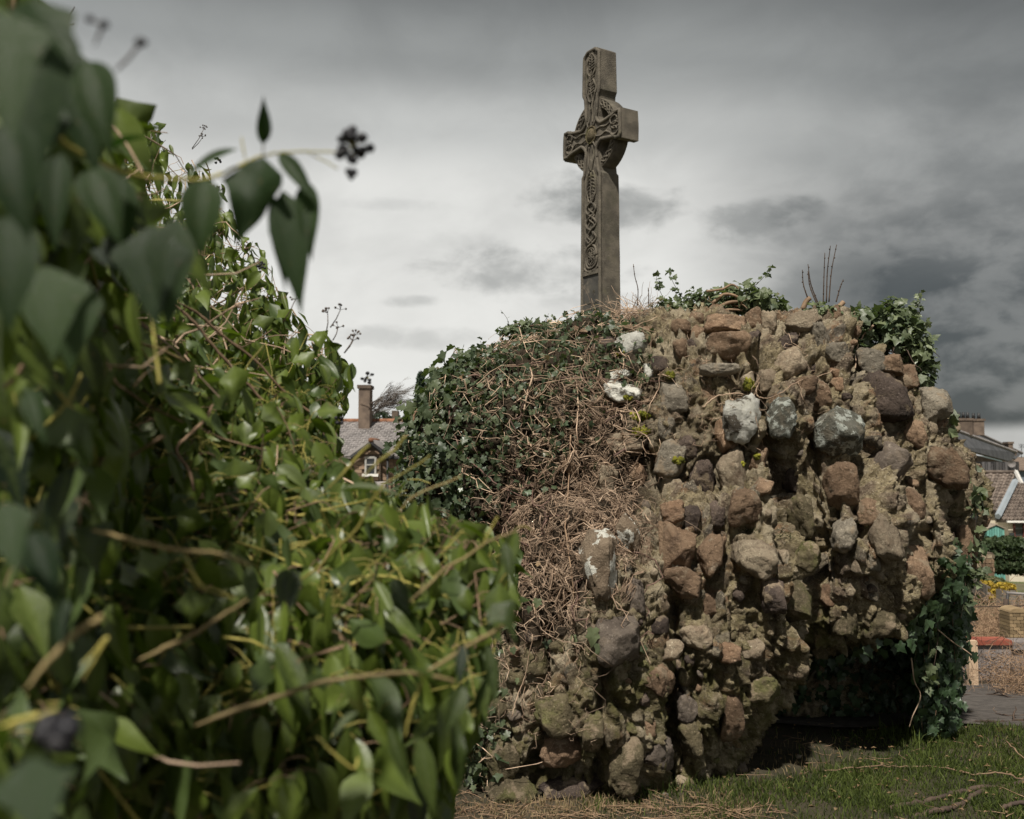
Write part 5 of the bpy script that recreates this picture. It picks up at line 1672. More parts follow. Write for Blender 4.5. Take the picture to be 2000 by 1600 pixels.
def leaves_obj(base, yd, nh, size, templ, name_stuff, m, parent, wid=1.0, n_parts=0, part_w=None, tone=None, pick=None, pname='leaf', vein=.0):
    """size-sorted: the n_parts that show largest become objects of their own, the rest one mesh"""
    n = len(base)
    if n == 0:
        return
    x, y, z = frames(yd, nh)
    k = rng.integers(0, len(templ), n) if pick is None else pick
    tone = rng.random(n) if tone is None else tone
    wid = np.broadcast_to(wid, (n,))
    big = np.zeros(n, bool)
    if n_parts:
        _, _, d = proj(base)
        sc = size / np.maximum(d, .1) if part_w is None else part_w
        big[np.argsort(-sc)[:n_parts]] = True
    meshes = {}
    for i in np.nonzero(big)[0]:
        ki = int(k[i]); ti = int(tone[i] * 2.99)
        if (ki, ti) not in meshes:
            meshes[(ki, ti)] = MB().add(templ[ki][0], templ[ki][1], (ti + .5) / 3 + vein * (np.abs(templ[ki][0][:, 0]) < 1e-4)).mesh(pname, m, True)
        o = bpy.data.objects.new(pname, meshes[(ki, ti)])
        link(o, parent)
        A = np.eye(4)
        A[:3, 0] = x[i] * size[i] * wid[i]; A[:3, 1] = y[i] * size[i]; A[:3, 2] = z[i] * size[i]; A[:3, 3] = base[i]
        o.matrix_basis = Matrix(A.tolist())
    mb = MB()
    for q in range(len(templ)):
        idx = np.nonzero((k == q) & ~big)[0]
        if len(idx) == 0:
            continue
        tv, tf = templ[q]
        jit = 1 + 0 * tv
        V = (tv[None, :, 0, None] * (x[idx] * wid[idx, None])[:, None, :] + tv[None, :, 1, None] * y[idx][:, None, :] + tv[None, :, 2, None] * z[idx][:, None, :]) * size[idx, None, None] + base[idx][:, None, :]
        nv = len(tv)
        o0 = mb.n
        mb.v.append(V.reshape(-1, 3)); mb.t.append(np.repeat(tone[idx], nv) + np.tile(vein * (np.abs(tv[:, 0]) < 1e-4), len(idx))); mb.n += nv * len(idx)
        for j in range(len(idx)):
            b = o0 + j * nv
            mb.f.extend([tuple(t + b for t in q_) for q_ in tf])
        mb.m.extend([0] * (len(idx) * len(tf)))
    if mb.v:
        o = mb.build(name_stuff, m, parent, True); o['kind'] = 'stuff'
        return o

# area-weighted surface samples of the block
fa = np.array([p[:3] for p in polys])
A_, B_, C_ = BCO[fa[:, 0]], BCO[fa[:, 1]], BCO[fa[:, 2]]
q4 = np.array([p[3] if len(p) > 3 else p[2] for p in polys])
fc = (A_ + B_ + C_ + BCO[q4]) / 4
fn = np.cross(C_ - A_, BCO[q4] - B_)
ar = np.linalg.norm(fn, axis=1) / 2 + 1e-12
fn = fn / (2 * ar[:, None])
# smoother normals for leaves
FPXx, FPYy, _ = proj(fc)
cum = np.cumsum(ar)
def surf(n, wfun):
    w = ar * wfun(fc, FPXx, FPYy)
    c = np.cumsum(w)
    i = np.searchsorted(c, rng.random(n) * c[-1])
    i = np.clip(i, 0, len(fc) - 1)
    return fc[i] + rng.normal(size=(n, 3)) * .004, fn[i], i
# left ivy: boundary column B(py)
def Bx(py):
    return np.interp(py, [600, 640, 700, 760, 820, 900, 1000, 1080, 1150, 1220, 1300, 1600], [1150, 1210, 1230, 1190, 1150, 1110, 1035, 990, 990, 1015, 975, 935])
def w_left(c, px, py):
    e = Bx(py) + 45 * fbm(c * 4, 501, 2)
    d = sstep(70, -60, px - e)
    d = d * (.25 + .75 * sstep(-.3, .25, fbm(c * 3.1, 510, 3)))      # thin and dense clumps
    d = np.where(px < 980, np.maximum(d, .7), d)
    d = np.where((py < 740) & (px < 1215), np.maximum(d, .55), d)
    d = d + .10 * sstep(1330, 1240, px) * (py < 800) * sstep(.0, .3, fbm(c * 5, 515, 2))
    return np.clip(d, 0, 1) * (c[:, 2] > .02) * np.where(c[:, 0] < 1.2, 1, 0) * np.where((py > 1240) & (px > 990), .05, 1)
ivyL = thing('ivy_plant', 'dense small leaved ivy covering the left shoulder of the masonry block', 'ivy', tuple(P(1000, 1520, 5.4)), 'ivy plants growing on the ruin')
n = 15000
b, nn_, _i = surf(n, w_left)
lift = rng.uniform(.01, .10, n) * (1 + (proj(b)[0] < 960) * .5)
base = b + nn_ * lift[:, None]
down = np.array((0, 0, -1.0))
yd = down * rng.uniform(.25, 1.1, n)[:, None] + rng.normal(size=(n, 3)) * .62 + nn_ * .18
nh = nn_ + np.array((0, -.2, .75)) * rng.uniform(.2, 1.0, n)[:, None] + rng.normal(size=(n, 3)) * .38
sz = rng.uniform(.022, .044, n) * (1 + .45 * (b[:, 0] < -.35))
sz *= 1 + .35 * sstep(.1, .4, fbm(b * 2.5, 520, 2))
tn = np.clip(rng.normal(.45, .25, n) + .25 * fbm(b * 3, 530, 2), 0, 1)
leaves_obj(base, yd, nh, sz, IVT, 'leaves', M['ivy_leaf'], ivyL, n_parts=240, tone=tn)
# a few brown dead leaves caught in it
n = 260
b, nn_, _i = surf(n, lambda c, px, py: w_left(c, px, py) + .5 * ((px > 980) & (px < 1260) & (py > 750) & (py < 1200)))
leaves_obj(b + nn_ * .05, rng.normal(size=(n, 3)), nn_ + rng.normal(size=(n, 3)) * .6, rng.uniform(.02, .04, n), IVT, 'withered_leaves', M['dead_leaf'], ivyL)

# creeping stems: walks that cling to the surface
def creep(p, d, n, step, turn, off0, off1, grav=0.0):
    pts = []
    p = Vector(p); d = Vector(d).normalized()
    off = random.uniform(off0, off1)
    for i in range(n):
        loc, nn, idx, dist = BV.find_nearest(p, .3)
        if loc is None:
            break
        off += random.uniform(-.5, .5) * (off1 - off0) * .3
        off = min(max(off, off0), off1)
        q = loc + nn * off
        pts.append(q)
        d = d - nn * d.dot(nn) + Vector(rng.normal(size=3)) * turn + Vector((0, 0, -grav))
        if d.length < 1e-4:
            break
        d.normalize()
        p = q + d * step
    return pts
def w_dead(c, px, py):
    # the brown web of bare stems right of the ivy
    lx = np.interp(py, [640, 760, 850, 950, 1050, 1150, 1240], [1120, 1080, 1060, 1010, 960, 985, 1040])
    rx = np.interp(py, [640, 760, 850, 950, 1050, 1150, 1240], [1230, 1240, 1200, 1230, 1240, 1150, 1120])
    d = sstep(-60, 20, px - lx) * sstep(50, -40, px - rx) * sstep(690, 790, py) * sstep(1235, 1170, py)
    return d * (c[:, 1] < 6.9) * (.4 + .6 * sstep(-.3, .1, fbm(c * 4, 540, 2)))
web = thing('dead_ivy', 'web of bare pale brown dead ivy stems spread over the middle of the block', 'dead ivy', tuple(P(1120, 1230, 5.2)), None)
mb = MB()
def add_creep(mb, n, wf, steps, step, turn, o0, o1, r0, r1, grav=0, tone=None):
    b, nn, _i = surf(n, wf)
    for i in range(n):
        pts = creep(b[i], rng.normal(size=3) + np.array((0, 0, -.3)), random.randint(*steps), step * random.uniform(.6, 1.3), turn, o0, o1, grav)
        if len(pts) >= 3:
            r = random.uniform(r0, r1)
            mb.tube(pts, (r, r * .5), 3, random.random() if tone is None else tone, cap=False)
add_creep(mb, 3400, w_dead, (6, 15), .022, .42, .003, .060, .0014, .0030, .05)
add_creep(mb, 130, w_dead, (14, 26), .03, .2, .02, .075, .0022, .0036, .08)
mb.build('fine_stems', M['dead_stem'], web, True)['kind'] = 'stuff'
mb = MB()
add_creep(mb, 34, w_dead, (14, 30), .035, .16, .03, .08, .0038, .0068, .05)
mb.build('woody_stems', M['red_stem'], web, True)['kind'] = 'stuff'
mb = MB()
add_creep(mb, 650, lambda c, px, py: w_left(c, px, py) * (px > 830) * (.3 + .7 * (px > 930)), (5, 14), .024, .35, .03, .11, .0014, .0028, .03)
mb.build('fine_stems', M['dead_stem'], ivyL, True)['kind'] = 'stuff'
mb = MB()
add_creep(mb, 320, lambda c, px, py: ((px > 1180) & (px < 1560) & (py > 610) & (py < 880)) * 1.0 * sstep(-.1, .3, fbm(c * 5, 545, 2)) * (c[:, 1] < 7), (5, 12), .022, .4, .004, .045, .0009, .0018, .05)
add_creep(mb, 110, lambda c, px, py: ((px > 1350) & (px < 1460) & (py > 760) & (py < 860)) * 1.0, (5, 12), .02, .45, .01, .06, .0009, .0018, .05)
add_creep(mb, 160, lambda c, px, py: ((px > 960) & (px < 1150) & (py > 1180) & (py < 1430)) * 1.0 * (c[:, 1] < 6), (6, 14), .022, .35, .004, .04, .0009, .0018, .05)
mb.build('loose_stems', M['dead_stem'], web, True)['kind'] = 'stuff'
# thick single stems traced over the surface
def traced(pl, r0, r1, off=.05, m='dead_stem', parent=None, name='stem', wob=.004, fall=6.0):
    pts = []
    for x, y in pl:
        loc, nn = hit(x, y)
        if loc is None:
            loc = P(x, y, fall)
        pts.append(loc - ray(x, y) * off)
    pts = smooth_path(pts, 6)
    pts = [p + Vector(rng.normal(size=3) * wob * .5) for p in pts]
    return MB().tube(pts, (r0, r1), 6).build(name, M[m], parent, True)
traced([(975, 765), (950, 742), (925, 733), (898, 745), (882, 775), (878, 815), (888, 850), (905, 885), (940, 920), (975, 950), (1010, 965), (1040, 985), (1075, 1005)], .0075, .003, .07, 'red_stem', ivyL, fall=5.7)
traced([(845, 850), (840, 800), (850, 765), (890, 742), (960, 725), (1020, 712), (1070, 706)], .004, .0025, .07, 'red_stem', ivyL)
traced([(840, 790), (842, 815), (862, 838), (890, 850), (960, 856), (1010, 852)], .0035, .002, .08, 'dead_stem', ivyL)
traced([(1005, 752), (1060, 742), (1120, 738), (1190, 742), (1250, 744), (1300, 745)], .004, .002, .05, 'red_stem', web)
traced([(1127, 745), (1129, 790), (1126, 840), (1130, 870)], .004, .003, .09, 'dead_stem', web)
traced([(1020, 815), (1030, 770), (1040, 735), (1032, 712)], .006, .004, .07, 'dead_stem', web)
traced([(1012, 640), (1040, 700), (1075, 690), (1095, 680)], .003, .002, .05, 'dead_stem', web)
traced([(1480, 752), (1478, 772), (1500, 778), (1530, 765), (1560, 745), (1600, 735), (1632, 722)], .0045, .002, .055, 'dead_stem', web)
traced([(1372, 795), (1400, 775), (1440, 768), (1478, 776)], .004, .003, .05, 'dead_stem', web)
traced([(1487, 738), (1472, 780), (1482, 840), (1498, 900), (1510, 930)], .003, .002, .04, 'dead_stem', web)
traced([(1560, 748), (1572, 785), (1590, 808), (1620, 800)], .0025, .0015, .04, 'dead_stem', web)
traced([(1290, 720), (1286, 760), (1270, 790), (1262, 820)], .003, .002, .04, 'dead_stem', web)
traced([(1170, 820), (1220, 838), (1260, 850), (1272, 870), (1290, 905)], .0025, .002, .04, 'dead_stem', web)
traced([(1200, 880), (1240, 960), (1262, 1010), (1285, 1030)], .0025, .0018, .05, 'dead_stem', web)
traced([(1115, 850), (1112, 930), (1105, 1030), (1118, 1130), (1122, 1210)], .0045, .003, .06, 'brown_stem', web)
traced([(1040, 1110), (1045, 1190), (1060, 1230), (1090, 1250), (1130, 1260), (1150, 1280)], .0028, .0018, .05, 'dead_stem', web)
traced([(1000, 1400), (1010, 1360), (1025, 1320), (1040, 1240)], .0028, .002, .05, 'dead_stem', web)
traced([(826, 868), (815, 845), (808, 820), (815, 800)], .010, .006, .09, 'brown_stem', ivyL, 'cut_stem')
traced([(812, 905), (820, 885), (826, 872)], .012, .010, .09, 'brown_stem', ivyL, 'cut_stem')
traced([(818, 928), (808, 912), (805, 898)], .010, .012, .09, 'brown_stem', ivyL, 'cut_stem')
for k in range(46):      # a hanging brush of dead rootlets
    pass
mb = MB()
for k in range(60):
    x0 = 1234 + random.uniform(-10, 10)
    loc, nn = hit(x0, 1140 + random.uniform(-12, 8))
    if loc is None: continue
    p = loc - ray(x0, 1150) * .05
    pts = [p, p + Vector((-.03 + random.uniform(-.02, .02), -.01, -.05)), p + Vector((-.075 + random.uniform(-.03, .03), -.0, -.11)), p + Vector((-.12 + random.uniform(-.04, .03), 0, -.16 - random.uniform(0, .05)))]
    mb.tube(pts, (.0014, .0006), 3, random.random(), cap=False)
for k in range(70):
    x0, y0 = 1260 + random.uniform(-14, 14), 1062 + random.uniform(-16, 12)
    loc, nn = hit(x0, y0)
    if loc is None: continue
    p = loc - ray(x0, y0) * .04
    pts = [p, p + Vector((random.uniform(-.02, .02), -.01, -.04)), p + Vector((random.uniform(-.04, .03), 0, -.10))]
    mb.tube(pts, (.0013, .0006), 3, random.random(), cap=False)
mb.build('rootlet_brush', M['dead_stem'], web, True)['kind'] = 'stuff'

# right side: ivy hanging in the dark hollow and down the right end
HP = [(1822, 1100), (1850, 1085), (1878, 1110), (1882, 1140), (1880, 1170), (1874, 1200), (1855, 1290), (1835, 1350), (1825, 1440), (1812, 1475), (1480, 1480), (1470, 1390), (1560, 1350), (1600, 1275), (1690, 1255), (1750, 1240), (1805, 1170)]
def w_right(c, px, py):
    ins = inpoly(px, py, HP)
    back = (c[:, 1] > 6.1) & (c[:, 0] > 1.3) & (py > 1020)
    side = (px > 1840) & (py > 900) & (c[:, 0] > 2.2)
    return (ins | back) * 1.0 * (c[:, 2] > .02) * np.where(ins, 1, .3) * np.where((px < 1600) & (c[:, 1] < 6.35), 0, 1)
ivyR = thing('ivy_plant', 'large leaved ivy in a shade-darkened green hanging in the hollow under the right end of the block', 'ivy', tuple(P(1780, 1455, 5.9)), 'ivy plants growing on the ruin')
n = 3600
b, nn_, _i = surf(n, lambda c, px, py: w_right(c, px, py) * np.where(px < 1770, .6, 1))
base = b + nn_ * rng.uniform(.01, .12, n)[:, None]
yd = down * rng.uniform(.6, 1.3, n)[:, None] + rng.normal(size=(n, 3)) * .4
nh = nn_ + np.array((.1, -.6, .5)) * rng.uniform(.2, 1.0, n)[:, None] + rng.normal(size=(n, 3)) * .35
sz = rng.uniform(.035, .075, n)
# curtain on the right end: free hanging trails
cb, cs = [], []
mbs = MB()
for k in range(150):
    px = random.uniform(1800, 1885); py = random.uniform(1100, 1290)
    Y = random.uniform(5.75, 6.35)
    lim = np.interp(py, [1000, 1060, 1200, 1300], [1885, 1880, 1868, 1848])
    px = min(px, lim - 6)
    p = P(px, py, Y)
    L_ = random.uniform(.2, .6)
    pts = [p]
    dx = random.uniform(-.22, .02)
    for j in range(9):
        p = p + Vector((dx * L_ / 9 + random.uniform(-.008, .008), random.uniform(-.008, .008), -L_ / 9))
        if p.z < .03: break
        pts.append(p)
    if len(pts) < 3: continue
    mbs.tube(pts, (.0028, .0012), 4, random.random(), cap=False)
    for q in pts:
        for _ in range(3):
            cb.append(np.array(q) + rng.normal(size=3) * .022)
cb = np.array(cb)
m_ = len(cb)
base = np.concatenate([base, cb]); yd = np.concatenate([yd, down * 1.0 + rng.normal(size=(m_, 3)) * .45])
nh = np.concatenate([nh, np.array((.15, -.8, .5)) + rng.normal(size=(m_, 3)) * .5]); sz = np.concatenate([sz, rng.uniform(.03, .066, m_)])
leaves_obj(base, yd, nh, sz, IVT, 'leaves', M['ivy_shaded'], ivyR, n_parts=240)
mbs.build('trailing_stems', M['brown_stem'], ivyR, True)['kind'] = 'stuff'
for pl in ([(1780, 1285), (1786, 1330), (1798, 1360), (1782, 1400), (1776, 1420)], [(1832, 1230), (1862, 1255), (1885, 1270), (1898, 1280)], [(1868, 1085), (1882, 1110), (1890, 1130), (1886, 1160)], [(1830, 1095), (1838, 1150), (1832, 1200)]):
    pts = smooth_path([P(x, y, 5.68) for x, y in pl], 6)
    MB().tube(pts, (.0038, .0026), 6).build('stem', M['dead_stem'], ivyR, True)

# trails on the right edge of the stonework
def trail(parent, pl, Y, n, size, m='ivy_leaf', stem='dark_stem', r=.0022, spreadv=.025, hang=.4, parts=False):
    pts = smooth_path([P(x, y, Y) for x, y in pl], 8)
    MB().tube(pts, (r, r * .45), 5).build('stem', M[stem], parent, True)
    k = rng.integers(max(1, int(len(pts) * .12)), len(pts), n)
    b = np.array([tuple(pts[i]) for i in k]) + rng.normal(size=(n, 3)) * .004
    yd = rng.normal(size=(n, 3)) + down * hang + np.array((0, -.3, 0))
    s = size * rng.uniform(.6, 1.15, n)
    base = b + yd / np.linalg.norm(yd, axis=1, keepdims=True) * spreadv * .5
    leaves_obj(base, yd, rng.normal(size=(n, 3)) * .5 + np.array((0, -.6, .6)), s, IVT, 'leaves', M[m], parent, n_parts=n if parts else 0)
edge = thing('ivy_plant', 'thin ivy trails with single large leaves down the right edge of the stones', 'ivy', tuple(P(1880, 1180, 5.8)), 'ivy plants growing on the ruin')
trail(edge, [(1880, 900), (1898, 950), (1906, 1010), (1898, 1080), (1890, 1140)], 5.62, 30, .07, parts=True)
trail(edge, [(1862, 1040), (1876, 1090), (1886, 1150), (1876, 1210)], 5.6, 24, .065, parts=True)
trail(edge, [(1820, 1180), (1832, 1230), (1826, 1290), (1812, 1340)], 5.6, 20, .065, parts=True)
trail(edge, [(1848, 800), (1862, 830), (1864, 870), (1872, 900)], 5.75, 7, .07, parts=True)
trail(edge, [(1905, 905), (1912, 950), (1915, 1000), (1908, 1040), (1900, 1080)], 5.8, 24, .06, parts=True)
trail(edge, [(1897, 1010), (1912, 1060), (1918, 1110), (1905, 1170)], 5.8, 20, .055, parts=True)

# tufts along the top
def tuft(parent, cx, cy, Y, rx, ry, rd, n, size, m='ivy_leaf', parts=0):
    c = P(cx, cy, Y); k = Y / FPX
    u = rng.normal(size=(n, 3)); u /= np.linalg.norm(u, axis=1, keepdims=True)
    u *= (rng.random(n) ** .45)[:, None]
    u *= (1 + .25 * fbm(u * 2 + cx, 560, 2))[:, None]
    b = u * np.array((rx * k, rd, ry * k)) + np.array(c)
    yd = u * .7 + down * .35 + rng.normal(size=(n, 3)) * .5
    nh = u * .5 + np.array((0, -.35, .8)) + rng.normal(size=(n, 3)) * .45
    leaves_obj(b, yd, nh, size * rng.uniform(.6, 1.25, n), IVT, 'leaves', M[m], parent, n_parts=parts)
def stems_in(parent, cx, cy, Y, rx, ry, n, r=.003, L_=.3, m='dark_stem', name='stem', turn=.3, up=.2):
    k = Y / FPX
    mb = MB()
    for _ in range(n):
        p = P(cx + random.uniform(-1, 1) * rx, cy + random.uniform(-.7, 1) * ry, Y + random.uniform(-.15, .2))
        mb.tube(wander(p, (random.uniform(-1, 1), random.uniform(-.6, .6), random.uniform(-.3, .5) + up), 8, L_ / 8, turn), (r, r * .4), 4, random.random(), cap=False)
    o = mb.build(name, M[m], parent, True)
    return o
top = thing('ivy_plant', 'bright leafy ivy tuft with an upright shoot on the top right corner of the block', 'ivy', tuple(P(1740, 700, 6.0)), 'ivy plants growing on the ruin')
for a in ((1680, 640, 6.0, 42, 42, .15, 220, .062), (1735, 640, 6.05, 62, 48, .2, 460, .055), (1785, 668, 6.0, 36, 50, .18, 300, .05), (1800, 720, 5.95, 24, 45, .12, 150, .05), (1665, 680, 5.9, 22, 30, .08, 60, .062), (1740, 606, 6.05, 24, 26, .08, 90, .055)):
    tuft(top, *a, parts=40)
stems_in(top, 1735, 680, 6.0, 60, 24, 26, .004, .2, up=-.1)['kind'] = 'stuff'
traced([(1706, 636), (1678, 668), (1670, 720)], .006, .004, .12, 'dead_stem', top)
trail(top, [(1782, 655), (1790, 625), (1797, 595), (1796, 567)], 5.95, 26, .032, spreadv=.02)
trail(top, [(1712, 625), (1722, 600), (1740, 592)], 5.95, 10, .04)
mid = thing('ivy_plant', 'ivy with thick woody stems sprawling over the top middle of the block', 'ivy', tuple(P(1420, 600, 6.3)), 'ivy plants growing on the ruin')
for a in ((1320, 602, 6.3, 46, 18, .12, 190, .04), (1380, 590, 6.3, 52, 22, .15, 240, .045), (1450, 582, 6.25, 46, 26, .15, 230, .055), (1490, 594, 6.2, 44, 22, .12, 190, .055), (1505, 606, 6.2, 28, 14, .1, 60, .05)):
    tuft(mid, *a, parts=24)
stems_in(mid, 1420, 596, 6.3, 50, 8, 22, .005, .16, 'brown_stem', up=-.1)['kind'] = 'stuff'
for pl, r in (([(1392, 592), (1415, 575), (1440, 580), (1455, 598)], .011), ([(1390, 608), (1420, 592), (1445, 590), (1462, 600)], .012), ([(1354, 606), (1390, 612), (1420, 605), (1450, 606)], .009), ([(1380, 569), (1410, 565), (1430, 556), (1445, 566)], .008)):
    MB().tube(smooth_path([P(x, y, 6.15) for x, y in pl], 5), (r, r * .7), 7).build('stem', M['brown_stem'], mid, True)
trail(mid, [(1420, 590), (1455, 570), (1480, 553), (1497, 535), (1510, 520)], 6.2, 16, .035, spreadv=.015, hang=.1)
trail(mid, [(1340, 590), (1322, 565), (1312, 545), (1308, 528)], 6.35, 16, .036, spreadv=.02)
trail(mid, [(1305, 600), (1292, 575), (1284, 555), (1282, 535)], 6.35, 20, .034, spreadv=.02)
trail(mid, [(1265, 592), (1290, 592), (1320, 598), (1350, 590)], 6.35, 14, .03)
trail(mid, [(1352, 592), (1356, 576), (1354, 565)], 6.35, 12, .02)
left_top = thing('ivy_plant', 'low ivy sprigs along the skyline left of the cross', 'ivy', tuple(P(1030, 650, 6.3)), 'ivy plants growing on the ruin')
for a in ((1040, 636, 6.45, 45, 10, .15, 140, .035), (1000, 645, 6.45, 26, 12, .12, 90, .035), (935, 690, 6.4, 30, 12, .12, 70, .035), (868, 735, 6.35, 22, 14, .12, 70, .04), (1090, 632, 6.45, 20, 6, .1, 40, .03), (1155, 700, 6.1, 60, 30, .04, 90, .035)):
    tuft(left_top, *a)
for pl in ([(995, 640), (990, 622), (978, 606)], [(1062, 632), (1068, 620), (1072, 612)], [(1085, 630), (1083, 620), (1078, 615)], [(1010, 640), (1007, 626)], [(938, 684), (936, 672)]):
    trail(left_top, pl, 6.4, 5, .018, r=.0018, spreadv=.01)
# left outline sprigs
for pl in ([(800, 860), (790, 845), (778, 842)], [(800, 810), (788, 800), (782, 790)], [(800, 935), (786, 930), (775, 938)], [(826, 775), (815, 765)]):
    trail(left_top, pl, 6.2, 7, .035, r=.002, spreadv=.02)

# bare upright shoots from a cut stump on the top
st = thing('pruned_stump', 'cut woody stump with seven bare upright shoots on top of the block', 'stump', tuple(P(1605, 615, 6.05)))
for pl in ([(1577, 581), (1569, 555), (1567, 527)], [(1600, 598), (1584, 556), (1578, 516)], [(1597, 598), (1582, 560), (1578, 530)], [(1608, 594), (1609, 550), (1611, 494)], [(1614, 592), (1616, 530), (1622, 480)], [(1619, 590), (1624, 530), (1634, 478)], [(1633, 590), (1640, 565), (1647, 546)]):
    pts = smooth_path([P(x, y, 6.0) for x, y in pl], 6)
    s_ = MB().tube(pts, (.0042, .0022), 6)
    for i in range(3, len(pts), 2):
        s_.add(ICO[1][0] * .0052 + np.array(pts[i]) + rng.normal(size=3) * .002, ICO[1][1])
    s_.build('shoot', M['dark_stem'], st, True)
for pl, r in (([(1568, 605), (1574, 590), (1582, 582)], .017), ([(1630, 608), (1640, 598), (1648, 590)], .017), ([(1570, 606), (1590, 610), (1615, 606), (1632, 608)], .016), ([(1566, 598), (1572, 606)], .012), ([(1593, 622), (1620, 618), (1645, 622)], .014)):
    MB().tube(smooth_path([P(x, y, 6.0) for x, y in pl], 4), (r, r * .85), 8).build('stump_branch', M['brown_stem'], st, True)
tuft(st, 1605, 608, 5.98, 44, 12, .1, 110, .04)
for pl, lb in (([(1245, 597), (1246, 565), (1240, 540), (1237, 516)], 'single bare upright twig right of the cross'), ([(1266, 600), (1267, 578), (1266, 562)], 'short bare twig between the cross and the ivy')):
    t_ = thing('bare_twig', lb, 'twig', tuple(P(pl[0][0], pl[0][1], 6.4)))
    pts = smooth_path([P(x, y, 6.4) for x, y in pl], 5)
    mb = MB().tube(pts, (.0036, .0022), 5)
    for i in range(2, len(pts), 3):
        mb.add(ICO[1][0] * .005 + np.array(pts[i]), ICO[1][1])
    mb.build('stem', M['dark_stem'], t_, True)
# heap of dry twigs behind the white stone, beside the cross foot
hp_ = thing('twig_heap', 'heap of dry pale twigs on the block at the right foot of the cross', 'twigs', tuple(P(1240, 612, 6.35)))
mb = MB()
for _ in range(260):
    p = P(random.gauss(1243, 26), random.gauss(618, 9), random.uniform(6.1, 6.6))
    mb.tube(wander(p, (random.uniform(-1, 1), random.uniform(-.5, .5), random.uniform(-.2, .4)), 5, random.uniform(.02, .045), .3), (random.uniform(.0015, .0028), .001), 3, random.random(), cap=False)
mb.build('twigs', M['dead_stem'], hp_, True)['kind'] = 'stuff'
# single leaves and small plants on the stone face
fp = thing('ivy_plant', 'small ivy sprig with two bright lobed leaves below the dead stems', 'ivy', tuple(P(1150, 1250, 4.95)), 'ivy plants growing on the ruin')
for px, py, s in ((1158, 1228, .085), (1168, 1258, .075), (1122, 1240, .05), (1072, 1250, .045), (1255, 1262, .04), (1050, 1170, .045), (1035, 1185, .035), (1000, 1265, .035), (985, 1345, .05), (970, 1450, .05), (1010, 1325, .03)):
    loc, nn = hit(px, py)
    if loc is None: continue
    b = np.array([tuple(loc - ray(px, py) * .05)])
    leaves_obj(b, np.array([(random.uniform(-.4, .4), -.2, -1)]), np.array([(random.uniform(-.3, .3), -.9, .5)]), np.array([s]), IVT, 'leaves', M['ivy_leaf'], fp, n_parts=1)
gt = thing('grass_tuft', 'small bright grass tufts growing in cracks of the masonry', 'grass tuft', tuple(P(1525, 1045, 5.3)))
mb = MB()
for (px, py, n, s) in ((1527, 1045, 16, .05), (1690, 1000, 26, .06), (1688, 1022, 16, .05), (1270, 700, 26, .035), (1460, 1035, 26, .02), (1250, 706, 16, .03), (1790, 770, 8, .05)):
    for _ in range(n):
        loc, nn = hit(px + random.gauss(0, 7), py + random.gauss(0, 4))
        if loc is None: continue
        p = np.array(loc) + np.array((0, -.02, 0))
        d = np.array((random.uniform(-1, 1), -.5, random.uniform(-.2, 1)))
        pts = [p, p + d * s * .5, p + d * s + (0, 0, -.01)]
        mb.tube(pts, (.0018, .0005), 3, random.random(), cap=False)
mb.build('blades', M['grass'], gt)['kind'] = 'stuff'

# ------------------------------------------------------------------ the big ivy hedge in the left foreground
def long_template(L_=9, asym=0., fold=.3, curl=.6, lobe=0., wave=.0, w=.25):
    """hanging blade of flowering ivy: pointed oval, base at origin, tip at y=1"""
    ys = np.linspace(0, 1, L_)
    prof = np.interp(ys, [0, .04, .12, .22, .34, .46, .58, .70, .82, .92, 1], [.03, .30, .68, .92, 1.0, .93, .76, .52, .27, .10, .0])
    prof = prof / prof.max() * w
    if lobe:
        prof += lobe * np.exp(-((ys - .30) / .11) ** 2) * w
    v, f = [], []
    for i, y in enumerate(ys):
        p = prof[i]
        tw = wave * math.sin(y * 7)
        for x in (-1, -.5, 0, .5, 1):
            X = x * p * (1 + asym * np.sign(x) * .2)
            Z = -curl * y * y * .5 + fold * abs(x) * p * .8 - fold * (x * x) * p * .35 + tw * x * p
            Y = y - .18 * curl * y * y * y - .0
            v.append((X, Y, Z))
    for i in range(L_ - 1):
        for j in range(4):
            a = i * 5 + j
            f.append((a, a + 1, a + 6, a + 5))
    return np.array(v), f
LT = [long_template(9, .3, .7, .45, w=.19), long_template(9, -.3, 1.1, .7, w=.18), long_template(9, 0, .5, .3, .6, w=.17), long_template(9, .5, 1.2, .9, wave=.9, w=.16), long_template(9, -.4, .7, .5, .6, -1.0, w=.18), long_template(9, 0, .9, .2, w=.135), long_template(9, .2, -.3, .8, .2, w=.19)]
HEDGE = [(-60, -60), (60, -10), (110, 95), (150, 150), (215, 225), (290, 235), (335, 285), (400, 310), (430, 385), (455, 420), (520, 500), (568, 600), (612, 650), (648, 664), (676, 708), (674, 790),
         (655, 885), (690, 945), (775, 965), (840, 1000), (905, 1030), (985, 1055), (1015, 1120), (1010, 1200), (960, 1245), (935, 1300), (965, 1360), (935, 1430), (890, 1500), (875, 1640), (-60, 1660)]
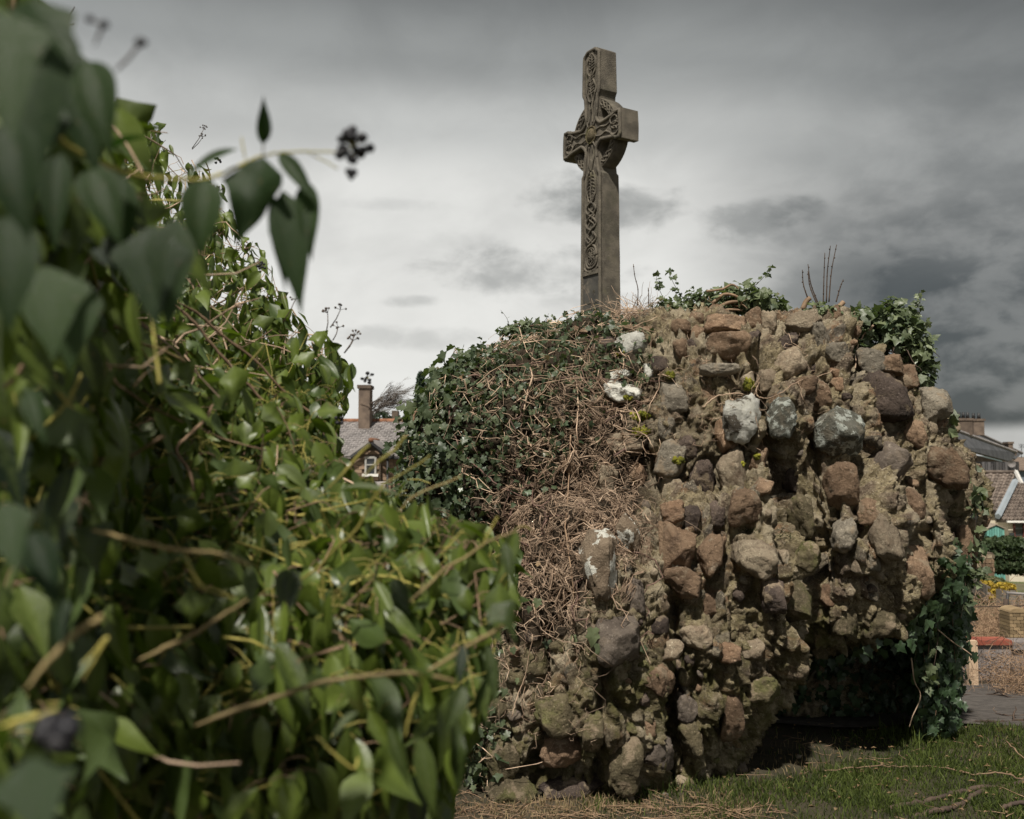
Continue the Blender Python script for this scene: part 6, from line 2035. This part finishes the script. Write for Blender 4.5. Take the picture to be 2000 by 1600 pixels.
DM = np.array([  # px, py, distance
    (20, 60, .75), (20, 300, .80), (30, 700, .95), (40, 1100, .95), (60, 1450, .80), (160, 180, 1.2), (150, 500, 1.3), (170, 900, 1.35), (180, 1300, 1.1),
    (280, 300, 4.2), (380, 330, 4.6), (300, 480, 3.4), (440, 460, 4.0), (400, 620, 2.9), (540, 560, 3.4), (560, 680, 2.9), (660, 680, 2.8), (670, 800, 2.6), (300, 700, 1.9), (330, 900, 1.7),
    (480, 800, 2.2), (600, 850, 2.0), (650, 900, 2.0), (480, 1000, 1.6), (620, 1020, 1.55), (760, 1010, 1.6), (860, 1050, 1.6), (980, 1100, 1.6), (900, 1150, 1.5), (700, 1150, 1.4), (500, 1200, 1.35),
    (340, 1150, 1.3), (300, 1400, 1.2), (500, 1400, 1.2), (700, 1350, 1.25), (900, 1300, 1.3), (880, 1450, 1.25), (700, 1550, 1.15), (450, 1560, 1.1), (930, 1400, 1.3), (560, 560, 3.2), (420, 400, 4.4)])
def dmap(px, py):
    d2 = (px[:, None] - DM[None, :, 0]) ** 2 + (py[:, None] - DM[None, :, 1]) ** 2 + 900
    w = d2 ** -1.6
    return np.exp((w * np.log(DM[None, :, 2])).sum(1) / w.sum(1))
def unproj(px, py, d):
    u, v = (px - 1000) / FPX, (800 - py) / FPX
    r = np.stack([u, CP - v * SP, SP + v * CP], 1)
    return np.array((0, 0, CAMZ)) + r * d[:, None]
hedge = thing('ivy_hedge', 'tall bushy ivy hedge with hanging glossy leaves and yellow green stems filling the left foreground', 'hedge', (-1.5, 2.6, 0))
# trunks and limbs carrying the mass
for (x, y, tx, ty, tz) in ((-1.3, 2.6, -1.2, 2.9, 2.6), (-1.9, 3.6, -1.7, 4.4, 3.1), (-.9, 1.7, -.6, 1.7, 1.2), (-.75, 1.0, -.6, .95, 1.7), (-1.5, 3.6, -1.1, 3.4, 2.3)):
    b = np.array((x, y, 0)); t = np.array((tx, ty, tz))
    pts = [b + (t - b) * s + rng.normal(size=3) * .03 for s in np.linspace(0, 1, 6)]
    MB().tube(smooth_path(pts, 3), (.05, .018), 8).build('trunk', M['brown_stem'], hedge, True)

def gen(n, lo, hi, seed, poly=HEDGE, cond=None):
    """twig tips through the hedge's depth: lo..hi metres (scaled by distance) behind the outer face"""
    out = []
    px = rng.uniform(-60, 1020, n * 8); py = rng.uniform(-60, 1650, n * 8)
    k = inpoly(px, py, poly)
    px, py = px[k], py[k]
    d = dmap(px, py)
    acc = rng.random(len(d)) < np.clip((d / 3.2), .17, 1) ** 1.55
    acc &= (d < 2.5) | (rng.random(len(d)) < np.clip(.35 + .9 * sstep(-.3, .3, fbm(np.stack([px, py, px * 0], 1) / 55, 600, 2)), 0, 1) * .72)
    if cond is not None:
        acc &= cond(px, py)
    px, py, d = px[acc][:n], py[acc][:n], d[acc][:n]
    dd = d * (1 + rng.uniform(lo, hi, len(d)))
    return px, py, dd
LB, LY, LN, LS, LT_ = [], [], [], [], []
tw = MB()
tw_b = MB()
allow = [(x + (10 if x > 0 else 0), y - 8) for x, y in HEDGE]
def inside_ok(p, margin=0):
    x, y, d = proj(p)
    return inpoly(x, y, allow) & (d > .42)
def twigs(px, py, dd, young=.5, nl=(4, 8), lsz=(.060, .108)):
    tip = unproj(px, py, dd)
    n = len(px)
    for i in range(n):
        T = tip[i]
        far = dd[i] > 2.2
        d = np.array((.62, -.25, .42)) + rng.normal(size=3) * .45
        d /= np.linalg.norm(d)
        L_ = random.uniform(.14, .26)
        side = rng.normal(size=3) * .05
        base = T - d * L_ + np.array((0, 0, -.04))
        mid_ = (T + base) / 2 + side * .6 + (0, 0, -.02)
        pts = [base, mid_ * .5 + base * .5 + side * .1, mid_, mid_ * .45 + T * .55, T]
        r = random.uniform(.0011, .0021) * (1 if dd[i] < 2 else .9)
        tgt = tw if random.random() < young else tw_b
        xs, ys, ds = proj(np.array(pts))
        if inpoly(xs, ys, allow).all():
            tgt.tube(pts, (r * 1.25, r * .7), 5 if dd[i] < 1.8 else 3, random.random(), cap=False)
        m = random.randint(*nl)
        for j in range(m):
            s = 1 - (j / m) ** 1.2 * .9
            p = base + (T - base) * s + side * .6 * math.sin(s * 3.14)
            od = rng.normal(size=3) * (.75, .6, .35) + np.array((.15, -.30, .1))
            od /= np.linalg.norm(od)
            pet = random.uniform(.018, .05)
            q = p + od * pet + np.array((0, 0, -.006))
            yd = np.array((.06, 0, -1.0)) * random.uniform(.7, 1.3) + od * random.uniform(.1, .7) + rng.normal(size=3) * .24
            nh = od * .7 + np.array((0, -.20, .40)) + rng.normal(size=3) * .8
            sz = random.uniform(*lsz)
            ydn = yd / np.linalg.norm(yd)
            if not inside_ok(np.array([q + ydn * sz * .8, q + ydn * sz * .4])).all():
                continue
            LB.append(q); LY.append(yd); LN.append(nh); LS.append(sz); LT_.append(random.random())
            if dd[i] < 2.6:
                tgt.tube([p, (p + q) / 2 + (0, 0, .004), q], (r * .62, r * .5), 3, random.random(), cap=False)
twigs(*gen(1350, -.03, .10, 1), young=.7)
twigs(*gen(900, .12, .35, 2, cond=lambda x, y: (y > 560) | (x < 190) | (rng.random(len(x)) < .25)), young=.6)
twigs(*gen(700, .35, .75, 3, cond=lambda x, y: (y > 640) | (x < 130)), young=.4, lsz=(.070, .115))
twigs(*gen(380, .8, 1.3, 4, cond=lambda x, y: (y > 760) | (x < 100)), young=.3, lsz=(.07, .11))
LB, LY, LN, LS, LT_ = map(np.array, (LB, LY, LN, LS, LT_))
print('hedge leaves', len(LB))
leaves_obj(LB, LY, LN, LS, LT, 'leaves', M['hedge_leaf'], hedge, wid=rng.uniform(.7, 1.15, len(LB)), n_parts=240, tone=np.clip(LT_ * .8 + .1, 0, 1), vein=.45)
tw.build('young_twigs', M['young_stem'], hedge, True)['kind'] = 'stuff'
tw_b.build('woody_twigs', M['brown_stem'], hedge, True)['kind'] = 'stuff'
# tangle of bare twigs inside
px, py, dd = gen(1500, .25, .9, 5)
px2, py2, dd2 = gen(700, .0, .5, 6, cond=lambda x, y: (y < 720) & (x > 180))
px, py, dd = np.concatenate([px, px2]), np.concatenate([py, py2]), np.concatenate([dd, dd2])
tip = unproj(px, py, dd)
mb = MB()
for i in range(len(px)):
    q = wander(tip[i], rng.normal(size=3) * (1, .6, .7), 6, random.uniform(.03, .06), .25)
    x, y, d = proj(np.array(q))
    if inpoly(x, y, HEDGE).all():
        mb.tube(q, (random.uniform(.0018, .004), .0012), 4, random.random(), cap=False)
mb.build('dead_twigs', M['dead_stem'], hedge, True)['kind'] = 'stuff'

# single long stems that can be followed in the photograph
def hstem(pl, Y0, Y1, r0, r1, m='young_stem', name='branch'):
    n = len(pl)
    pts = [P(x, y, Y0 + (Y1 - Y0) * i / (n - 1)) for i, (x, y) in enumerate(pl)]
    pts = smooth_path(pts, 6)
    pts = [p + Vector(rng.normal(size=3)) * r0 * .12 for p in pts]
    rr = np.linspace(r0, r1, len(pts)) * .70 * np.interp(np.arange(len(pts)), [0, 5], [.35, 1]) * (1 + .06 * np.sin(np.arange(len(pts)) * 1.9))
    return MB().tube(pts, rr, 8).build(name, M[m], hedge, True)
M['mid_stem'] = mat('ripening_stem', (.17, .125, .055), (.26, .20, .085), 12, .65, .3, 60, .003)
hstem([(380, 1418), (450, 1392), (540, 1362), (620, 1335), (720, 1320), (800, 1315), (850, 1322), (890, 1332)], .98, 1.02, .0040, .0026, 'mid_stem')
hstem([(830, 1322), (812, 1360), (800, 1400), (790, 1440)], 1.0, 1.0, .0024, .0018)
hstem([(180, 1035), (230, 1048), (300, 1065), (362, 1076), (410, 1078), (450, 1088), (490, 1105)], .92, .95, .0030, .0020, 'mid_stem')
hstem([(362, 1078), (372, 1110), (395, 1145), (430, 1160), (460, 1170)], .92, .94, .0020, .0014)
hstem([(270, 1290), (330, 1262), (385, 1235), (430, 1205), (485, 1172)], .95, 1.0, .0034, .0022, 'mid_stem')
hstem([(575, 1140), (620, 1110), (655, 1072), (700, 1030), (722, 985), (750, 950)], 1.3, 1.25, .0032, .0022)
hstem([(700, 940), (742, 900), (770, 880), (792, 852)], 1.3, 1.3, .0030, .0026)
hstem([(640, 955), (670, 925), (700, 890), (722, 868)], 1.35, 1.35, .0030, .0024)
hstem([(800, 1175), (840, 1140), (870, 1110), (915, 1085), (950, 1060), (1008, 1038)], 1.2, 1.25, .0030, .0020, 'mid_stem')
hstem([(940, 1070), (955, 1040), (972, 1010)], 1.22, 1.22, .0020, .0015)
hstem([(858, 1090), (880, 1062), (905, 1035)], 1.22, 1.22, .0020, .0015)
hstem([(720, 960), (760, 940), (815, 908), (840, 890)], 1.4, 1.4, .0022, .0016)
hstem([(780, 1000), (800, 975), (840, 955), (880, 940), (900, 930)], 1.4, 1.4, .0022, .0016, 'mid_stem')
hstem([(820, 1320), (870, 1290), (920, 1258), (985, 1222)], 1.05, 1.1, .0030, .0034, 'mid_stem')
hstem([(620, 1440), (650, 1470), (690, 1500), (700, 1480)], .95, .98, .0020, .0014)
hstem([(160, 1330), (190, 1280), (210, 1245), (160, 1300)], .8, .8, .0022, .0016)
hstem([(0, 1420), (40, 1408), (80, 1398), (110, 1385)], .62, .62, .0034, .0028)
hstem([(50, 1345), (100, 1285), (150, 1235), (200, 1205)], .66, .70, .0032, .0030, 'mid_stem')
hstem([(335, 590), (380, 630), (420, 680), (470, 735), (520, 790)], 2.2, 2.3, .0058, .0045, 'brown_stem')
hstem([(350, 592), (385, 612), (440, 660), (500, 705), (560, 770), (640, 830)], 2.2, 2.4, .0055, .004, 'brown_stem')
hstem([(165, 612), (200, 632), (245, 645), (275, 670), (320, 685), (370, 712)], 1.5, 1.7, .0045, .0036, 'mid_stem')
hstem([(195, 500), (220, 560), (235, 620), (255, 700), (262, 735)], 1.9, 1.9, .006, .004, 'dark_stem')
hstem([(415, 790), (405, 815), (385, 835), (370, 850), (345, 878), (372, 925), (378, 960)], 1.7, 1.6, .0045, .003, 'brown_stem')
hstem([(390, 835), (430, 855), (480, 870), (520, 880)], 1.7, 1.8, .0025, .002, 'brown_stem')
hstem([(0, 765), (25, 742), (45, 715)], .9, .9, .0035, .003, 'brown_stem')
hstem([(60, 860), (100, 820), (130, 790), (160, 730)], 1.0, 1.0, .003, .0022)
hstem([(0, 575), (60, 576), (110, 560), (150, 545)], .8, .85, .0028, .0022)

# hero leaves: base, tip, distance, width as a share of length, template, tilt
HERO = [
    (513, 282, 515, 186, .92, .52, 5, 0), (464, 292, 345, 338, .90, .62, 0, 1), (515, 308, 462, 468, .90, .80, 4, 0), (545, 300, 618, 390, .90, .42, 0, 0), (600, 355, 606, 500, .905, .50, 0, 0), (552, 372, 588, 606, .90, .46, 6, 0),
    (536, 385, 560, 560, .91, .34, 0, 0), (400, 350, 385, 492, .84, .85, 1, 0), (345, 425, 322, 645, .80, .58, 6, 0), (170, 120, 205, 285, .70, .75, 1, 0), (120, 90, 190, 330, .78, .6, 0, 0), (40, 20, 60, 330, .58, .9, 6, 0),
    (60, 0, 150, 120, .58, .7, 2, 1), (10, 240, 40, 450, .55, .8, 1, 0), (0, 20, 20, 260, .5, .8, 2, 0), (110, 200, 40, 330, .62, .9, 6, 0), (180, 330, 230, 460, .70, .8, 1, 0), (220, 290, 300, 250, .85, .6, 0, 1),
    (120, 300, 100, 480, .74, .5, 0, 0), (240, 345, 232, 520, .85, .6, 0, 0), (205, 460, 222, 525, .84, 1.0, 1, 0), (90, 520, 100, 700, .70, .9, 2, 0), (150, 540, 130, 720, .80, .9, 6, 0), (20, 420, 10, 640, .6, .8, 0, 0),
    (300, 440, 300, 640, .80, .8, 2, 0), (60, 760, 80, 860, .7, .6, 1, 0), (10, 980, 30, 1120, .62, .8, 2, 0), (60, 1040, 110, 1180, .66, .7, 1, 0), (130, 1170, 110, 1290, .7, .5, 0, 0),
    (960, 1180, 1015, 1248, 1.08, .8, 4, 1), (560, 1110, 545, 1190, .98, .7, 1, 0), (488, 1108, 490, 1185, .97, .65, 0, 0), (575, 1112, 565, 1200, .98, .6, 6, 0), (905, 1340, 870, 1430, 1.0, .7, 1, 0), (850, 1330, 790, 1300, 1.0, .5, 5, 1),
    (905, 1260, 895, 1340, 1.02, .5, 0, 0), (60, 1480, 90, 1640, .5, 1.1, 2, 1), (700, 1390, 640, 1440, .98, .5, 0, 1), (820, 1440, 850, 1600, 1.0, .45, 0, 0), (930, 1390, 960, 1300, 1.02, .3, 5, 0),
    (770, 1130, 800, 1200, 1.15, .7, 1, 0), (985, 1060, 1000, 1140, 1.2, .5, 0, 0), (660, 960, 790, 950, 1.35, .35, 0, 1), (950, 1260, 970, 1390, 1.05, .35, 5, 0), (880, 1380, 905, 1560, 1.05, .35, 3, 0), (760, 1420, 800, 1540, 1.0, .4, 1, 0)]
for i, (bx, by, tx, ty, Y, wr, tp, tilt) in enumerate(HERO):
    b = np.array(P(bx, by, Y)); t = np.array(P(tx, ty, Y - .02))
    d = t - b; L_ = np.linalg.norm(d)
    nh = np.array([(random.uniform(-.25, .25) + .1, -1.0 + .6 * tilt, .35 + .8 * tilt)])
    x, y, z = frames(d[None, :], nh)
    tv, tf = long_template(13, (-1) ** i * .3, (.5, .8, .3, .9, .4, .6, .25)[tp], (.4, .6, .25, .7, .45, .15, .35)[tp], (0, 0, .5, 0, .4, 0, .2)[tp], (0, 0, 0, .4, -.4, 0, 0)[tp], w=.5)
    tv = tv / np.array((1, tv[:, 1].max(), 1))
    wr *= .60
    A = np.eye(4); A[:3, 0] = x[0] * L_ * wr; A[:3, 1] = y[0] * L_; A[:3, 2] = z[0] * L_ * .8; A[:3, 3] = b
    o = MB().add(tv, tf, random.uniform(.0, .7)).build('leaf', M['near_shaded_leaf' if Y < .97 else 'hedge_leaf'], hedge, True)
    o.matrix_basis = Matrix(A.tolist())
# the branch that reaches out against the sky, with its berries
hstem([(60, 225), (110, 268), (160, 300), (215, 325), (270, 342), (330, 350), (400, 350), (440, 338), (480, 318)], .72, .92, .0030, .0022)
hstem([(478, 320), (500, 308), (540, 300), (575, 297), (620, 296), (662, 297)], .92, .93, .0018, .0012, 'young_stem')
hstem([(600, 299), (625, 310), (660, 330)], .93, .93, .0011, .0009, 'young_stem')
hstem([(482, 318), (475, 290), (472, 268)], .92, .92, .0014, .0009)
hstem([(512, 305), (514, 292), (514, 280)], .92, .92, .0011, .0009)
hstem([(480, 320), (450, 345), (430, 352)], .92, .91, .0014, .0009)
hstem([(225, 140), (240, 125), (258, 105), (275, 85)], .62, .62, .0016, .0014, 'dark_stem')
hstem([(185, 90), (195, 65), (203, 48)], .60, .60, .0015, .0013, 'dark_stem')
hstem([(203, 48), (188, 44), (176, 38)], .60, .60, .001, .001, 'dark_stem')
hstem([(105, 70), (125, 45), (146, 14)], 2.6, 2.6, .0035, .002, 'dark_stem')
hstem([(95, 62), (120, 52), (146, 47)], 2.6, 2.6, .003, .002, 'dark_stem')
def berries(c, Y, rad_px, n, r, label=None, stems=True, m='berry'):
    o0 = P(c[0], c[1], Y); k = Y / FPX
    t_ = MB()
    pts = []
    for i in range(n):
        for _ in range(30):
            a = rng.normal(size=3); a /= np.linalg.norm(a)
            p = np.array(o0) + a * rad_px * k * random.uniform(.55, 1)
            if all(np.linalg.norm(p - q) > r * 1.7 for q in pts):
                break
        pts.append(p)
        t_.tube([np.array(o0), p], (.0007, .0007), 3, .5)
    cl = t_.build('berry_cluster', M['young_stem'], hedge)
    me = None
    for p in pts:
        if me is None:
            v0, f0 = ICO[2]
            v0 = v0 * r * np.array((1, 1, .92))
            me = MB().add(v0, f0).mesh('berry', M[m], True)
        b = bpy.data.objects.new('berry', me)
        link(b, cl); b.matrix_basis = Matrix.Translation(p) @ Matrix.Diagonal((*(rng.uniform(.8, 1.1, 3)), 1))
    return cl
berries((690, 290), .93, 36, 17, .0052)
berries((688, 340), .93, 10, 6, .0032)
berries((275, 82), .62, 3, 2, .0032)
berries((203, 46), .60, 3, 2, .0030)
berries((176, 38), .60, 2, 1, .0025)
berries((110, 1430), .50, 34, 12, .0065)
berries((718, 738), 2.5, 11, 9, .0048)
berries((510, 520), 3.2, 10, 10, .0052)
berries((663, 822), 2.3, 10, 7, .005)
berries((425, 313), 4.2, 7, 6, .006)
# small umbels standing above the far outline
M['umbel'] = M['dark_stem']
for (x, y, bx, by, Y) in ((398, 252, 375, 290, 4.3), (396, 268, 375, 292, 4.3), (430, 372, 410, 380, 4.3), (470, 480, 455, 500, 3.9), (640, 612, 637, 650, 2.9), (660, 640, 650, 665, 2.9), (693, 655, 672, 690, 2.8), (690, 665, 672, 690, 2.8), (577, 585, 552, 630, 2.9), (476, 490, 452, 512, 3.9),
                         (665, 605, 645, 640, 2.9), (730, 800, 705, 790, 2.4), (290, 218, 285, 235, 4.2)):
    pts = [P(bx, by, Y), P((bx + x) / 2 + 2, (by + y) / 2, Y), P(x, y, Y)]
    mb = MB().tube(pts, (.0018, .0011), 4)
    for _ in range(7):
        a = rng.normal(size=3); a /= np.linalg.norm(a); a[2] = abs(a[2])
        q = np.array(pts[-1]) + a * .016
        mb.tube([pts[-1], q], (.0007, .0007), 3)
        mb.add(ICO[1][0] * .0034 + q, ICO[1][1])
    mb.build('umbel', M['dark_stem'], hedge, True)
print('objects', len(bpy.data.objects), 'tris', sum(len(o.data.polygons) * 2 for o in bpy.data.objects if o.type == 'MESH'))
